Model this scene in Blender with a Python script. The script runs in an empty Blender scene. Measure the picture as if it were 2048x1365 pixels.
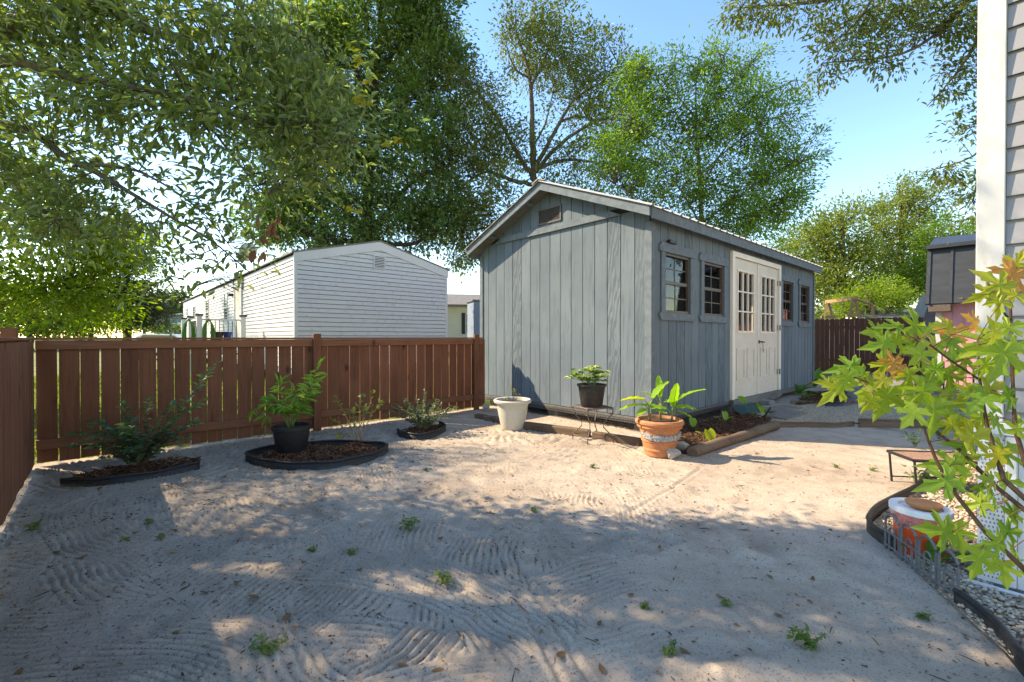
import bpy, math, random
import numpy as np
from mathutils import Vector, Matrix

random.seed(7); rng = np.random.default_rng(11)
R = math.radians
sc = bpy.context.scene
COL = sc.collection
F = 905.0; HOR = 675.0; CAMH = 1.2

# ------------------------------------------------------------------ camera, sky, sun, exposure
cam = bpy.data.objects.new('camera', bpy.data.cameras.new('camera')); COL.objects.link(cam)
cam.data.sensor_width = 36; cam.data.lens = 36 * F / 2048
cam.data.clip_start = 0.05; cam.data.clip_end = 1500
cam.location = (0, 0, CAMH); cam.rotation_euler = (R(90 - 0.47), 0, 0)
sc.camera = cam
SUN_EL = R(39); SUN_AZ = (-0.964, 0.264)
sun = bpy.data.objects.new('sun', bpy.data.lights.new('sun', 'SUN')); COL.objects.link(sun)
sun.data.energy = 3.0; sun.data.angle = R(0.55); sun.data.color = (1.0, 0.95, 0.88)
sd = Vector((SUN_AZ[0] * math.cos(SUN_EL), SUN_AZ[1] * math.cos(SUN_EL), math.sin(SUN_EL)))
sun.rotation_euler = sd.to_track_quat('Z', 'Y').to_euler(); sun.location = sd * 30
world = bpy.data.worlds.new('World'); sc.world = world; world.use_nodes = True
wn = world.node_tree; bg = wn.nodes['Background']
sky = wn.nodes.new('ShaderNodeTexSky'); sky.sky_type = 'NISHITA'; sky.sun_disc = False
sky.sun_elevation = SUN_EL; sky.sun_rotation = math.atan2(SUN_AZ[0], SUN_AZ[1])
sky.air_density = 1.0; sky.dust_density = 0.1; sky.ozone_density = 3.0
hsv = wn.nodes.new('ShaderNodeHueSaturation'); hsv.inputs['Saturation'].default_value = 1.2; hsv.inputs['Hue'].default_value = 0.505
wn.links.new(sky.outputs[0], hsv.inputs['Color']); wn.links.new(hsv.outputs[0], bg.inputs[0]); bg.inputs[1].default_value = 0.15
sc.view_settings.view_transform = 'Standard'; sc.view_settings.look = 'None'
sc.view_settings.exposure = 1.82; sc.view_settings.gamma = 1.0
sc.view_settings.use_white_balance = True; sc.view_settings.white_balance_temperature = 9300   # the camera's daylight-shade balance
sc.cycles.max_bounces = 6; sc.cycles.transparent_max_bounces = 8
sc.cycles.use_denoising = True

# ------------------------------------------------------------------ helpers
def P(u, v, Z): return Vector(((u - 1024) / F * Z, Z, CAMH - (v - HOR) / F * Z))
def G(u, v, z=0.0):
    Z = F * (CAMH - z) / (v - HOR); return Vector(((u - 1024) / F * Z, Z, z))
FO = Vector((-2.51, 5.79, 0))
S = Vector((0.743, 0.669, 0)); GD = Vector((-0.669, 0.743, 0)); ANG = math.atan2(0.669, 0.743)

class MB:
    def __init__(s): s.v = []; s.f = []
    def add(s, vs, fs):
        o = len(s.v); s.v += [tuple(p) for p in vs]; s.f += [tuple(i + o for i in f) for f in fs]; return s
    def box(s, lo, hi, M=None):
        x0, y0, z0 = lo; x1, y1, z1 = hi
        vs = [Vector(p) for p in ((x0,y0,z0),(x1,y0,z0),(x1,y1,z0),(x0,y1,z0),(x0,y0,z1),(x1,y0,z1),(x1,y1,z1),(x0,y1,z1))]
        if M is not None: vs = [M @ p for p in vs]
        return s.add(vs, [(3,2,1,0),(4,5,6,7),(0,1,5,4),(1,2,6,5),(2,3,7,6),(3,0,4,7)])
    def cbox(s, lo, hi, c=0.004):
        # box with chamfered edges
        import itertools
        (x0,y0,z0),(x1,y1,z1) = lo, hi
        bx = MB().box(lo, hi)
        import bmesh
        bm = bmesh.new(); vs = [bm.verts.new(p) for p in bx.v]
        for f in bx.f: bm.faces.new([vs[i] for i in f])
        bmesh.ops.bevel(bm, geom=list(bm.edges), offset=c, segments=1, affect='EDGES')
        bm.verts.index_update()
        r = s.add([v.co for v in bm.verts], [[v.index for v in f.verts] for f in bm.faces]); bm.free(); return r
    def prism(s, pts, axis, a, b):
        # pts: 2D outline, extruded from a to b along axis ('x','y','z')
        def mk(p, t):
            return {'x': (t, p[0], p[1]), 'y': (p[0], t, p[1]), 'z': (p[0], p[1], t)}[axis]
        n = len(pts)
        vs = [mk(p, a) for p in pts] + [mk(p, b) for p in pts]
        fs = [tuple(range(n))[::-1], tuple(range(n, 2 * n))] + [(i, (i + 1) % n, n + (i + 1) % n, n + i) for i in range(n)]
        return s.add(vs, fs)
    def tube(s, pts, rad, n=6, cap=True):
        pts = [Vector(p) for p in pts]; m = len(pts)
        if not hasattr(rad, '__len__'): rad = [rad] * m
        o = len(s.v)
        for i, p in enumerate(pts):
            t = (pts[min(i + 1, m - 1)] - pts[max(i - 1, 0)])
            t = t.normalized() if t.length > 1e-9 else Vector((0, 0, 1))
            a = t.cross(Vector((0.13, 0.21, 0.97)))
            if a.length < 0.05: a = t.cross(Vector((1, 0, 0)))
            a.normalize(); b = t.cross(a)
            for k in range(n):
                q = p + (a * math.cos(2 * math.pi * k / n) + b * math.sin(2 * math.pi * k / n)) * rad[i]
                s.v.append(tuple(q))
        for i in range(m - 1):
            for k in range(n):
                s.f.append((o + i * n + k, o + i * n + (k + 1) % n, o + (i + 1) * n + (k + 1) % n, o + (i + 1) * n + k))
        if cap:
            s.f.append(tuple(o + k for k in range(n))[::-1]); s.f.append(tuple(o + (m - 1) * n + k for k in range(n)))
        return s
    def lathe(s, prof, n=40, c=(0, 0, 0), closed=False):
        o = len(s.v); m = len(prof)
        for r, z in prof:
            for k in range(n):
                a = 2 * math.pi * k / n; s.v.append((c[0] + r * math.cos(a), c[1] + r * math.sin(a), c[2] + z))
        for i in range(m - 1 if not closed else m):
            j = (i + 1) % m
            for k in range(n): s.f.append((o + i * n + k, o + i * n + (k + 1) % n, o + j * n + (k + 1) % n, o + j * n + k))
        return s
    def disc(s, r, z, n=40, c=(0, 0)):
        o = len(s.v)
        for k in range(n): s.v.append((c[0] + r * math.cos(2 * math.pi * k / n), c[1] + r * math.sin(2 * math.pi * k / n), z))
        s.f.append(tuple(range(o, o + n))); return s
    def build(s, name, mat, parent=None, smooth=False, sm_angle=None):
        me = bpy.data.meshes.new(name); me.from_pydata(s.v, [], s.f); me.update()
        if smooth: me.shade_smooth()
        if sm_angle:
            me.shade_smooth()
            try: me.set_sharp_from_angle(angle=R(sm_angle))
            except Exception: pass
        return link(name, me, mat, parent)

def link(name, me, mat, parent=None):
    if mat is not None and len(me.materials) == 0: me.materials.append(M[mat] if isinstance(mat, str) else mat)
    o = bpy.data.objects.new(name, me); COL.objects.link(o)
    if parent is not None: o.parent = parent
    return o
def tag(o, label=None, cat=None, group=None, kind=None):
    if label: o['label'] = label
    if cat: o['category'] = cat
    if group: o['group'] = group
    if kind: o['kind'] = kind
    return o
def empty(name, loc, rz=0, label=None, cat=None, group=None):
    o = bpy.data.objects.new(name, None); COL.objects.link(o); o.empty_display_size = 0.1
    o.location = loc; o.rotation_euler = (0, 0, rz); return tag(o, label, cat, group)
def copy_tree(o, parent=None):
    c = o.copy(); COL.objects.link(c); c.parent = parent
    for ch in o.children: copy_tree(ch, c)
    return c

def fast_mesh(name, V, Fa, mat, parent=None, smooth=False):
    """V (n,3) array, Fa (m,k) array of equal sized faces"""
    me = bpy.data.meshes.new(name); k = Fa.shape[1]
    me.vertices.add(len(V)); me.vertices.foreach_set('co', np.asarray(V, np.float32).ravel())
    me.loops.add(Fa.size); me.loops.foreach_set('vertex_index', Fa.astype(np.int32).ravel())
    me.polygons.add(len(Fa)); me.polygons.foreach_set('loop_start', np.arange(0, Fa.size, k, dtype=np.int32))
    try: me.polygons.foreach_set('loop_total', np.full(len(Fa), k, dtype=np.int32))
    except Exception: pass
    me.polygons.foreach_set('use_smooth', np.full(len(Fa), smooth))
    me.update(calc_edges=True)
    return link(name, me, mat, parent)

# ------------------------------------------------------------------ materials
M = {}
class NT:
    def __init__(s, name):
        s.m = bpy.data.materials.new(name); s.m.use_nodes = True; s.t = s.m.node_tree
        s.b = s.t.nodes['Principled BSDF']; s.out = s.t.nodes['Material Output']; M[name] = s.m
    def n(s, typ, **kw):
        x = s.t.nodes.new(typ)
        for k, v in kw.items():
            if k.startswith('i_'):
                key = k[2:]; key = int(key) if key.isdigit() else key.replace('_', ' ')
                x.inputs[key].default_value = v
            else: setattr(x, k, v)
        return x
    def l(s, a, b): s.t.links.new(a, b)
    def ramp(s, fac, stops):
        r = s.n('ShaderNodeValToRGB'); e = r.color_ramp.elements
        while len(e) < len(stops): e.new(0.5)
        for i, (p, c) in enumerate(stops):
            e[i].position = p; e[i].color = (*c, 1) if len(c) == 3 else c
        s.l(fac, r.inputs[0]); return r.outputs[0]
    def coords(s, scale=(1, 1, 1), rnd=True, kind='Object'):
        tc = s.n('ShaderNodeTexCoord'); mp = s.n('ShaderNodeMapping'); mp.inputs['Scale'].default_value = scale
        s.l(tc.outputs[kind], mp.inputs['Vector'])
        if rnd:
            oi = s.n('ShaderNodeObjectInfo'); mu = s.n('ShaderNodeMath', operation='MULTIPLY'); mu.inputs[1].default_value = 57.0
            s.l(oi.outputs['Random'], mu.inputs[0]); cb = s.n('ShaderNodeCombineXYZ')
            for i in range(3): s.l(mu.outputs[0], cb.inputs[i])
            s.l(cb.outputs[0], mp.inputs['Location'])
        return mp.outputs[0]
    def noise(s, vec, scale, detail=4, rough=0.55, dist=0.0):
        x = s.n('ShaderNodeTexNoise'); x.inputs['Scale'].default_value = scale; x.inputs['Detail'].default_value = detail
        x.inputs['Roughness'].default_value = rough; x.inputs['Distortion'].default_value = dist
        s.l(vec, x.inputs['Vector']); return x.outputs['Fac']
    def mix(s, fac, a, b, typ='MIX'):
        x = s.n('ShaderNodeMixRGB', blend_type=typ)
        for i, q in ((0, fac), (1, a), (2, b)):
            if hasattr(q, 'is_linked') or hasattr(q, 'node'): s.l(q, x.inputs[i])
            else: x.inputs[i].default_value = q if i == 0 else ((*q, 1) if len(q) == 3 else q)
        return x.outputs[0]
    def bump(s, h, strength=0.4, dist=0.01):
        x = s.n('ShaderNodeBump'); x.inputs['Strength'].default_value = strength; x.inputs['Distance'].default_value = dist
        s.l(h, x.inputs['Height']); s.l(x.outputs[0], s.b.inputs['Normal'])
    def fin(s, col=None, rough=0.8, spec=0.3, metal=0.0):
        if col is not None:
            if hasattr(col, 'node'): s.l(col, s.b.inputs['Base Color'])
            else: s.b.inputs['Base Color'].default_value = (*col, 1)
        s.b.inputs['Roughness'].default_value = rough; s.b.inputs['Metallic'].default_value = metal
        s.b.inputs['Specular IOR Level'].default_value = spec; return s.m

def simple(name, col, rough=0.7, var=0.25, scale=6.0, bump=0.15, spec=0.3, metal=0.0, stretch=(1, 1, 1), dirt=None):
    t = NT(name); v = t.coords(stretch)
    n1 = t.noise(v, scale, 5); n2 = t.noise(v, scale * 7, 3)
    lo = tuple(c * (1 - var) for c in col); hi = tuple(min(1, c * (1 + var)) for c in col)
    c = t.ramp(n1, [(0.3, lo), (0.7, hi)])
    if dirt: c = t.mix(t.ramp(n2, [(0.52, (0, 0, 0)), (0.72, (0.7, 0.7, 0.7))]), c, dirt)
    if bump: t.bump(n2, bump, 0.004)
    return t.fin(c, rough, spec, metal)

def wood(name, a, b, dark, grain=(14, 14, 0.9), knots=True, bump=0.35, rough=0.8, patch=None):
    t = NT(name); v = t.coords(grain); v1 = t.coords((1, 1, 1))
    g = t.noise(v, 2.2, 8, 0.62, 0.8); big = t.noise(v1, 1.6, 3)
    c = t.ramp(g, [(0.25, dark), (0.45, a), (0.75, b)])
    oi = t.n('ShaderNodeObjectInfo')
    c = t.mix(t.ramp(oi.outputs['Random'], [(0, (0, 0, 0)), (1, (0.55, 0.55, 0.55))]), c, tuple(x * 0.62 for x in a))
    c = t.mix(t.ramp(big, [(0.35, (0, 0, 0)), (0.8, (0.5, 0.5, 0.5))]), c, tuple(x * 1.25 for x in b))
    if knots:
        vo = t.n('ShaderNodeTexVoronoi'); vo.inputs['Scale'].default_value = 1.0
        t.l(t.coords((4.5, 4.5, 2.2)), vo.inputs['Vector'])
        c = t.mix(t.ramp(vo.outputs['Distance'], [(0.05, (0.85, 0.85, 0.85)), (0.16, (0, 0, 0))]), c, tuple(x * 0.5 for x in dark))
    if patch: c = t.mix(t.ramp(t.noise(v1, 5, 6), [(0.5, (0, 0, 0)), (0.75, (0.6, 0.6, 0.6))]), c, patch)
    t.bump(g, bump, 0.004); return t.fin(c, rough, 0.25)

wood('fence_wood', (0.19, 0.068, 0.036), (0.27, 0.105, 0.058), (0.085, 0.031, 0.019))
wood('rail_wood', (0.23, 0.088, 0.047), (0.31, 0.13, 0.072), (0.13, 0.05, 0.03), grain=(1.0, 14, 14))
wood('left_fence_wood', (0.225, 0.088, 0.048), (0.31, 0.135, 0.078), (0.11, 0.042, 0.025))
wood('dog_ear_wood', (0.105, 0.044, 0.028), (0.145, 0.062, 0.04), (0.055, 0.023, 0.015), knots=False)
wood('raw_timber', (0.30, 0.165, 0.085), (0.40, 0.24, 0.13), (0.16, 0.085, 0.045), grain=(3, 3, 14), knots=False)
wood('old_timber', (0.13, 0.082, 0.052), (0.24, 0.165, 0.115), (0.055, 0.034, 0.022), grain=(1.0, 12, 12), knots=False, bump=0.7)
wood('grey_plank', (0.11, 0.105, 0.10), (0.19, 0.18, 0.17), (0.05, 0.047, 0.045), grain=(1.0, 14, 14), knots=False)

def shed_paint():
    t = NT('shed_paint'); oi = t.n('ShaderNodeObjectInfo')
    v = t.coords((9, 9, 0.55)); vg = t.coords((1, 1, 1))
    w = t.n('ShaderNodeTexWave', wave_type='BANDS', bands_direction='DIAGONAL'); w.inputs['Scale'].default_value = 2.2
    w.inputs['Distortion'].default_value = 9.0; w.inputs['Detail'].default_value = 3; w.inputs['Detail Scale'].default_value = 1.2
    t.l(t.coords((5.0, 5.0, 0.8)), w.inputs['Vector'])
    saw = t.noise(t.coords((2.0, 2.0, 130)), 1.0, 2); g = t.noise(v, 3.0, 7, 0.6, 0.6)
    base = t.ramp(t.noise(vg, 1.3, 4), [(0.3, (0.112, 0.145, 0.170)), (0.7, (0.156, 0.192, 0.216))])
    base = t.mix(t.ramp(g, [(0.30, (0.55, 0.55, 0.55)), (0.46, (0, 0, 0))]), base, (0.06, 0.076, 0.088))
    mask = t.ramp(oi.outputs['Random'], [(0.70, (0, 0, 0)), (0.84, (0.7, 0.7, 0.7))])
    wv = t.ramp(w.outputs['Fac'], [(0.42, (0.8, 0.8, 0.8)), (0.6, (0, 0, 0))])
    base = t.mix(t.mix(1.0, mask, wv, 'MULTIPLY'), base, (0.06, 0.078, 0.092))
    worn = t.ramp(t.noise(t.coords((6, 6, 0.9)), 1.1, 8, 0.7), [(0.58, (0, 0, 0)), (0.70, (0.7, 0.7, 0.7))])
    base = t.mix(worn, base, (0.075, 0.092, 0.104))
    h = t.mix(0.5, g, saw); h = t.mix(0.35, h, w.outputs['Fac'])
    t.bump(h, 0.35, 0.004); t.fin(base, 0.82, 0.2)
shed_paint()
simple('shed_trim', (0.135, 0.165, 0.186), 0.8, 0.2, 4, 0.3, 0.2, stretch=(3, 3, 3), dirt=(0.11, 0.125, 0.135))
simple('groove_dark', (0.03, 0.035, 0.04), 0.9, 0.1)
simple('metal_roof', (0.46, 0.45, 0.43), 0.45, 0.12, 3, 0.05, 0.5, dirt=(0.3, 0.27, 0.23))
simple('door_white', (0.66, 0.555, 0.455), 0.55, 0.06, 2.5, 0.05, 0.4, dirt=(0.52, 0.45, 0.40))
simple('frame_white', (0.78, 0.68, 0.58), 0.5, 0.05, 3, 0.03, 0.4)
simple('bronze', (0.075, 0.05, 0.038), 0.45, 0.15, 5, 0.0, 0.5)
simple('interior_wood', (0.62, 0.42, 0.24), 0.8, 0.25, 2, 0.1, stretch=(8, 8, 1))
simple('black_metal', (0.012, 0.012, 0.013), 0.45, 0.2, 8, 0.05, 0.5)
simple('rust_metal', (0.10, 0.075, 0.06), 0.6, 0.4, 30, 0.2, 0.5, dirt=(0.17, 0.08, 0.04))
simple('black_plastic', (0.018, 0.018, 0.019), 0.5, 0.25, 5, 0.05, 0.4, dirt=(0.05, 0.045, 0.04))
simple('grey_plastic', (0.13, 0.135, 0.14), 0.5, 0.15, 8, 0.05, 0.4)
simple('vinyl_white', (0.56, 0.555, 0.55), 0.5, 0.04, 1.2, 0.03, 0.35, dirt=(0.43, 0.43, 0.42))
simple('vinyl_trim', (0.56, 0.56, 0.56), 0.5, 0.04, 1.2, 0.03, 0.35)
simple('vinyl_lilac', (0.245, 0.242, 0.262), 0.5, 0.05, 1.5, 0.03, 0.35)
def stained_white():
    t = NT('post_white'); v = t.coords((6, 6, 1.4), False)
    c = t.mix(t.ramp(t.noise(v, 1.6, 7, 0.7), [(0.50, (0, 0, 0)), (0.68, (0.75, 0.75, 0.75))]), (0.50, 0.49, 0.485), (0.31, 0.295, 0.25))
    t.fin(c, 0.5, 0.4)
stained_white()
simple('vinyl_beige', (0.62, 0.56, 0.46), 0.6, 0.05, 2, 0.03)
simple('vinyl_blue', (0.20, 0.24, 0.31), 0.6, 0.08, 2, 0.03)
simple('roof_grey', (0.16, 0.155, 0.15), 0.85, 0.2, 5, 0.2)
simple('roof_black', (0.028, 0.030, 0.034), 0.42, 0.3, 2, 0.05, 0.5, stretch=(1, 1, 4))
simple('pink_paint', (0.56, 0.27, 0.30), 0.8, 0.1, 3, 0.1)
simple('green_metal', (0.16, 0.235, 0.225), 0.6, 0.1, 2, 0.05)
simple('green_plastic', (0.010, 0.05, 0.035), 0.45, 0.2, 4, 0.05, 0.5)
simple('hose_green', (0.07, 0.20, 0.035), 0.5, 0.15, 8, 0.0)
simple('car_white', (0.72, 0.72, 0.72), 0.25, 0.02, 2, 0.0, 0.6)
simple('car_glass', (0.02, 0.025, 0.03), 0.1, 0.0, 2, 0.0, 0.6)
simple('terracotta', (0.47, 0.185, 0.085), 0.8, 0.16, 7, 0.12, 0.2, dirt=(0.55, 0.30, 0.19))
simple('saucer_clay', (0.53, 0.21, 0.08), 0.7, 0.1, 7, 0.05)
simple('mortar_grey', (0.36, 0.36, 0.36), 0.9, 0.5, 60, 0.8, dirt=(0.16, 0.15, 0.15))
simple('cream_pot', (0.52, 0.50, 0.43), 0.55, 0.08, 4, 0.05, 0.35, dirt=(0.42, 0.39, 0.32))
simple('soil', (0.06, 0.035, 0.022), 0.95, 0.5, 40, 1.0)
simple('bucket_orange', (0.80, 0.09, 0.022), 0.4, 0.06, 3, 0.0, 0.5)
simple('bucket_white', (0.76, 0.75, 0.73), 0.45, 0.05, 3, 0.0, 0.4)
simple('stone', (0.36, 0.33, 0.29), 0.9, 0.3, 9, 0.6, dirt=(0.22, 0.19, 0.16))
simple('paver', (0.19, 0.165, 0.14), 0.95, 0.25, 12, 0.5)
simple('brick', (0.135, 0.09, 0.07), 0.95, 0.3, 12, 0.5)
simple('tile_brown', (0.27, 0.15, 0.09), 0.4, 0.45, 22, 0.2, 0.5, stretch=(4, 1, 1))
simple('red_plastic', (0.60, 0.03, 0.03), 0.4, 0.05)
simple('blue_ceramic', (0.02, 0.045, 0.20), 0.3, 0.1)
simple('lime_plastic', (0.33, 0.55, 0.03), 0.4, 0.1)
simple('stem_brown', (0.10, 0.055, 0.035), 0.8, 0.3, 30, 0.2)
simple('stem_red', (0.17, 0.075, 0.05), 0.7, 0.3, 30, 0.1)
simple('stem_green', (0.16, 0.24, 0.06), 0.6, 0.2, 20, 0.1)
simple('stem_tan', (0.36, 0.25, 0.15), 0.8, 0.3, 30, 0.2)
simple('bark', (0.115, 0.095, 0.078), 0.95, 0.45, 3, 0.8, 0.1, stretch=(4, 4, 1), dirt=(0.17, 0.16, 0.14))
simple('bark_dark', (0.06, 0.048, 0.038), 0.95, 0.4, 3, 0.8, 0.1, stretch=(4, 4, 1))
simple('asphalt', (0.05, 0.05, 0.05), 0.95, 0.2)

def glass():
    t = NT('glass'); t.t.nodes.remove(t.b)
    tr = t.n('ShaderNodeBsdfTransparent'); tr.inputs[0].default_value = (0.86, 0.86, 0.84, 1)
    gl = t.n('ShaderNodeBsdfGlossy'); gl.inputs['Roughness'].default_value = 0.03
    fr = t.n('ShaderNodeFresnel'); fr.inputs['IOR'].default_value = 1.5
    mx = t.n('ShaderNodeMixShader'); t.l(fr.outputs[0], mx.inputs[0]); t.l(tr.outputs[0], mx.inputs[1]); t.l(gl.outputs[0], mx.inputs[2])
    t.l(mx.outputs[0], t.out.inputs[0])
glass()
def plastic_film():
    t = NT('plastic_film'); t.t.nodes.remove(t.b)
    tr = t.n('ShaderNodeBsdfTransparent'); df = t.n('ShaderNodeBsdfDiffuse'); df.inputs[0].default_value = (0.85, 0.82, 0.84, 1)
    gl = t.n('ShaderNodeBsdfGlossy'); gl.inputs['Roughness'].default_value = 0.15
    a = t.n('ShaderNodeMixShader'); a.inputs[0].default_value = 0.2; t.l(tr.outputs[0], a.inputs[1]); t.l(df.outputs[0], a.inputs[2])
    b = t.n('ShaderNodeMixShader'); b.inputs[0].default_value = 0.12; t.l(a.outputs[0], b.inputs[1]); t.l(gl.outputs[0], b.inputs[2])
    t.l(b.outputs[0], t.out.inputs[0])
plastic_film()

def leafmat(name, cols, trans=0.35, rough=0.45, spec=0.35, tcol=None):
    """leaf colours picked per leaf; light also passes through the blade"""
    t = NT(name); ge = t.n('ShaderNodeNewGeometry')
    st = [(i / max(1, len(cols) - 1), c) for i, c in enumerate(cols)]
    c = t.ramp(ge.outputs['Random Per Island'], st)
    t.fin(c, rough, spec)
    tl = t.n('ShaderNodeBsdfTranslucent')
    tc = t.mix(1.0, c, tcol or (1.5, 1.6, 0.6), 'MULTIPLY'); t.l(tc, tl.inputs[0])
    mx = t.n('ShaderNodeMixShader'); mx.inputs[0].default_value = trans
    t.l(t.b.outputs[0], mx.inputs[1]); t.l(tl.outputs[0], mx.inputs[2]); t.l(mx.outputs[0], t.out.inputs[0])
leafmat('leaf_near_oak', [(0.10, 0.145, 0.05), (0.165, 0.215, 0.09), (0.125, 0.18, 0.065), (0.19, 0.24, 0.11), (0.25, 0.30, 0.07)], 0.42, 0.28, 0.7)
leafmat('leaf_tip', [(0.30, 0.30, 0.03), (0.42, 0.27, 0.04), (0.22, 0.30, 0.03)], 0.4)
leafmat('leaf_dry', [(0.22, 0.085, 0.04), (0.30, 0.14, 0.07), (0.16, 0.06, 0.03)], 0.2, 0.7)
leafmat('leaf_dark', [(0.055, 0.11, 0.035), (0.085, 0.155, 0.045), (0.115, 0.19, 0.055), (0.16, 0.24, 0.07)], 0.42, 0.34, 0.5)
leafmat('leaf_oak', [(0.09, 0.12, 0.035), (0.13, 0.165, 0.048), (0.165, 0.20, 0.065), (0.125, 0.15, 0.05)], 0.40)
leafmat('leaf_bright', [(0.085, 0.175, 0.03), (0.13, 0.24, 0.04), (0.175, 0.28, 0.055), (0.10, 0.19, 0.04)], 0.45)
leafmat('leaf_lime', [(0.11, 0.18, 0.02), (0.17, 0.255, 0.026), (0.23, 0.31, 0.034), (0.14, 0.21, 0.022)], 0.5)
leafmat('leaf_far', [(0.12, 0.165, 0.035), (0.175, 0.215, 0.05), (0.21, 0.25, 0.065), (0.10, 0.15, 0.035)], 0.42)
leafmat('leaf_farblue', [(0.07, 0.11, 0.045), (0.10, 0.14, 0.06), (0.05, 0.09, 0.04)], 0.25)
leafmat('leaf_conifer', [(0.03, 0.05, 0.018), (0.05, 0.075, 0.025)], 0.15)
leafmat('leaf_crape', [(0.06, 0.125, 0.07), (0.085, 0.16, 0.085), (0.11, 0.19, 0.095)], 0.3)
leafmat('leaf_milkweed', [(0.11, 0.24, 0.035), (0.17, 0.32, 0.05), (0.22, 0.36, 0.06)], 0.35)
leafmat('leaf_rose', [(0.12, 0.20, 0.07), (0.20, 0.24, 0.05), (0.28, 0.27, 0.04), (0.12, 0.18, 0.09)], 0.35)
leafmat('leaf_small', [(0.07, 0.12, 0.065), (0.10, 0.155, 0.085), (0.13, 0.18, 0.10)], 0.25)
leafmat('leaf_varieg', [(0.09, 0.20, 0.03), (0.16, 0.27, 0.04), (0.45, 0.48, 0.22), (0.07, 0.16, 0.03)], 0.3)
leafmat('leaf_banana', [(0.17, 0.36, 0.03), (0.24, 0.43, 0.04), (0.13, 0.28, 0.03)], 0.45)
leafmat('leaf_banana_yellow', [(0.45, 0.48, 0.03), (0.36, 0.46, 0.03)], 0.45)
leafmat('leaf_hosta', [(0.07, 0.20, 0.03), (0.12, 0.27, 0.05)], 0.35)
leafmat('leaf_weed', [(0.09, 0.17, 0.03), (0.15, 0.23, 0.05)], 0.3)
leafmat('leaf_litter', [(0.20, 0.095, 0.04), (0.30, 0.16, 0.07), (0.13, 0.07, 0.035), (0.34, 0.17, 0.07)], 0.1, 0.75)
leafmat('debris', [(0.05, 0.035, 0.025), (0.10, 0.065, 0.04), (0.16, 0.10, 0.06), (0.045, 0.04, 0.035)], 0.0, 0.9)
leafmat('mulch', [(0.075, 0.032, 0.018), (0.13, 0.055, 0.03), (0.19, 0.085, 0.045), (0.045, 0.02, 0.013), (0.24, 0.13, 0.075)], 0.0, 0.9, 0.15)
leafmat('pebbles', [(0.44, 0.33, 0.22), (0.54, 0.45, 0.34), (0.24, 0.16, 0.10), (0.55, 0.50, 0.42), (0.20, 0.18, 0.16), (0.38, 0.25, 0.15)], 0.0, 0.7, 0.3)
leafmat('grass_blades', [(0.10, 0.17, 0.02), (0.17, 0.24, 0.03), (0.24, 0.27, 0.05)], 0.3)
def maple(name, a, b, vein):
    t = NT(name); oi = t.n('ShaderNodeObjectInfo'); v = t.coords((1, 1, 1))
    c = t.mix(oi.outputs['Random'], a, b); c = t.mix(t.ramp(t.noise(v, 26, 4), [(0.4, (0, 0, 0)), (0.8, (0.45, 0.45, 0.45))]), c, tuple(x * 0.7 for x in a))
    tcx = t.n('ShaderNodeTexCoord'); sp = t.n('ShaderNodeSeparateXYZ'); t.l(tcx.outputs['Object'], sp.inputs[0])
    # veins: rays from the leaf base
    at = t.n('ShaderNodeMath', operation='ARCTAN2'); t.l(sp.outputs[0], at.inputs[0]); t.l(sp.outputs[1], at.inputs[1])
    mm = t.n('ShaderNodeMath', operation='PINGPONG'); mm.inputs[1].default_value = 0.39; t.l(at.outputs[0], mm.inputs[0])
    c = t.mix(t.ramp(mm.outputs[0], [(0.0, (0.6, 0.6, 0.6)), (0.06, (0, 0, 0))]), c, vein)
    t.fin(c, 0.5, 0.3); tl = t.n('ShaderNodeBsdfTranslucent'); t.l(t.mix(1.0, c, (1.35, 1.35, 0.7), 'MULTIPLY'), tl.inputs[0])
    mx = t.n('ShaderNodeMixShader'); mx.inputs[0].default_value = 0.42
    t.l(t.b.outputs[0], mx.inputs[1]); t.l(tl.outputs[0], mx.inputs[2]); t.l(mx.outputs[0], t.out.inputs[0])
maple('maple_green', (0.17, 0.31, 0.035), (0.33, 0.42, 0.05), (0.34, 0.40, 0.10))
maple('maple_yellow', (0.34, 0.40, 0.04), (0.45, 0.42, 0.05), (0.45, 0.30, 0.08))
maple('maple_orange', (0.55, 0.24, 0.07), (0.50, 0.34, 0.06), (0.45, 0.12, 0.05))

def sandmat():
    t = NT('sand'); v = t.coords((1, 1, 1), False)
    big = t.noise(v, 0.55, 5, 0.6); mid = t.noise(v, 5.0, 6, 0.65); fine = t.noise(v, 110, 3, 0.6); grain = t.noise(v, 420, 2)
    c = t.ramp(mid, [(0.28, (0.36, 0.292, 0.232)), (0.5, (0.45, 0.372, 0.30)), (0.75, (0.52, 0.436, 0.355))])
    c = t.mix(t.ramp(big, [(0.42, (0, 0, 0)), (0.66, (0.6, 0.6, 0.6))]), c, (0.30, 0.235, 0.18))
    c = t.mix(t.ramp(fine, [(0.56, (0, 0, 0)), (0.68, (0.75, 0.75, 0.75))]), c, (0.12, 0.085, 0.06))
    # humus-stained patches
    st = t.ramp(t.noise(t.coords((1, 1, 1), False), 1.15, 7, 0.68, 0.4), [(0.55, (0, 0, 0)), (0.70, (0.75, 0.75, 0.75))])
    c = t.mix(st, c, (0.215, 0.155, 0.112))
    h = t.mix(0.5, fine, grain); h = t.mix(0.5, h, mid)
    t.bump(h, 0.8, 0.015); t.fin(c, 0.95, 0.1)
sandmat()
def groundmat():
    t = NT('outer_ground'); v = t.coords((1, 1, 1), False)
    c = t.mix(t.ramp(t.noise(v, 0.8, 6, 0.7), [(0.38, (0, 0, 0)), (0.55, (1, 1, 1))]), (0.26, 0.22, 0.15), (0.13, 0.17, 0.035))
    t.bump(t.noise(v, 40, 3), 0.6, 0.03); t.fin(c, 0.95, 0.1)
groundmat()
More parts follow.
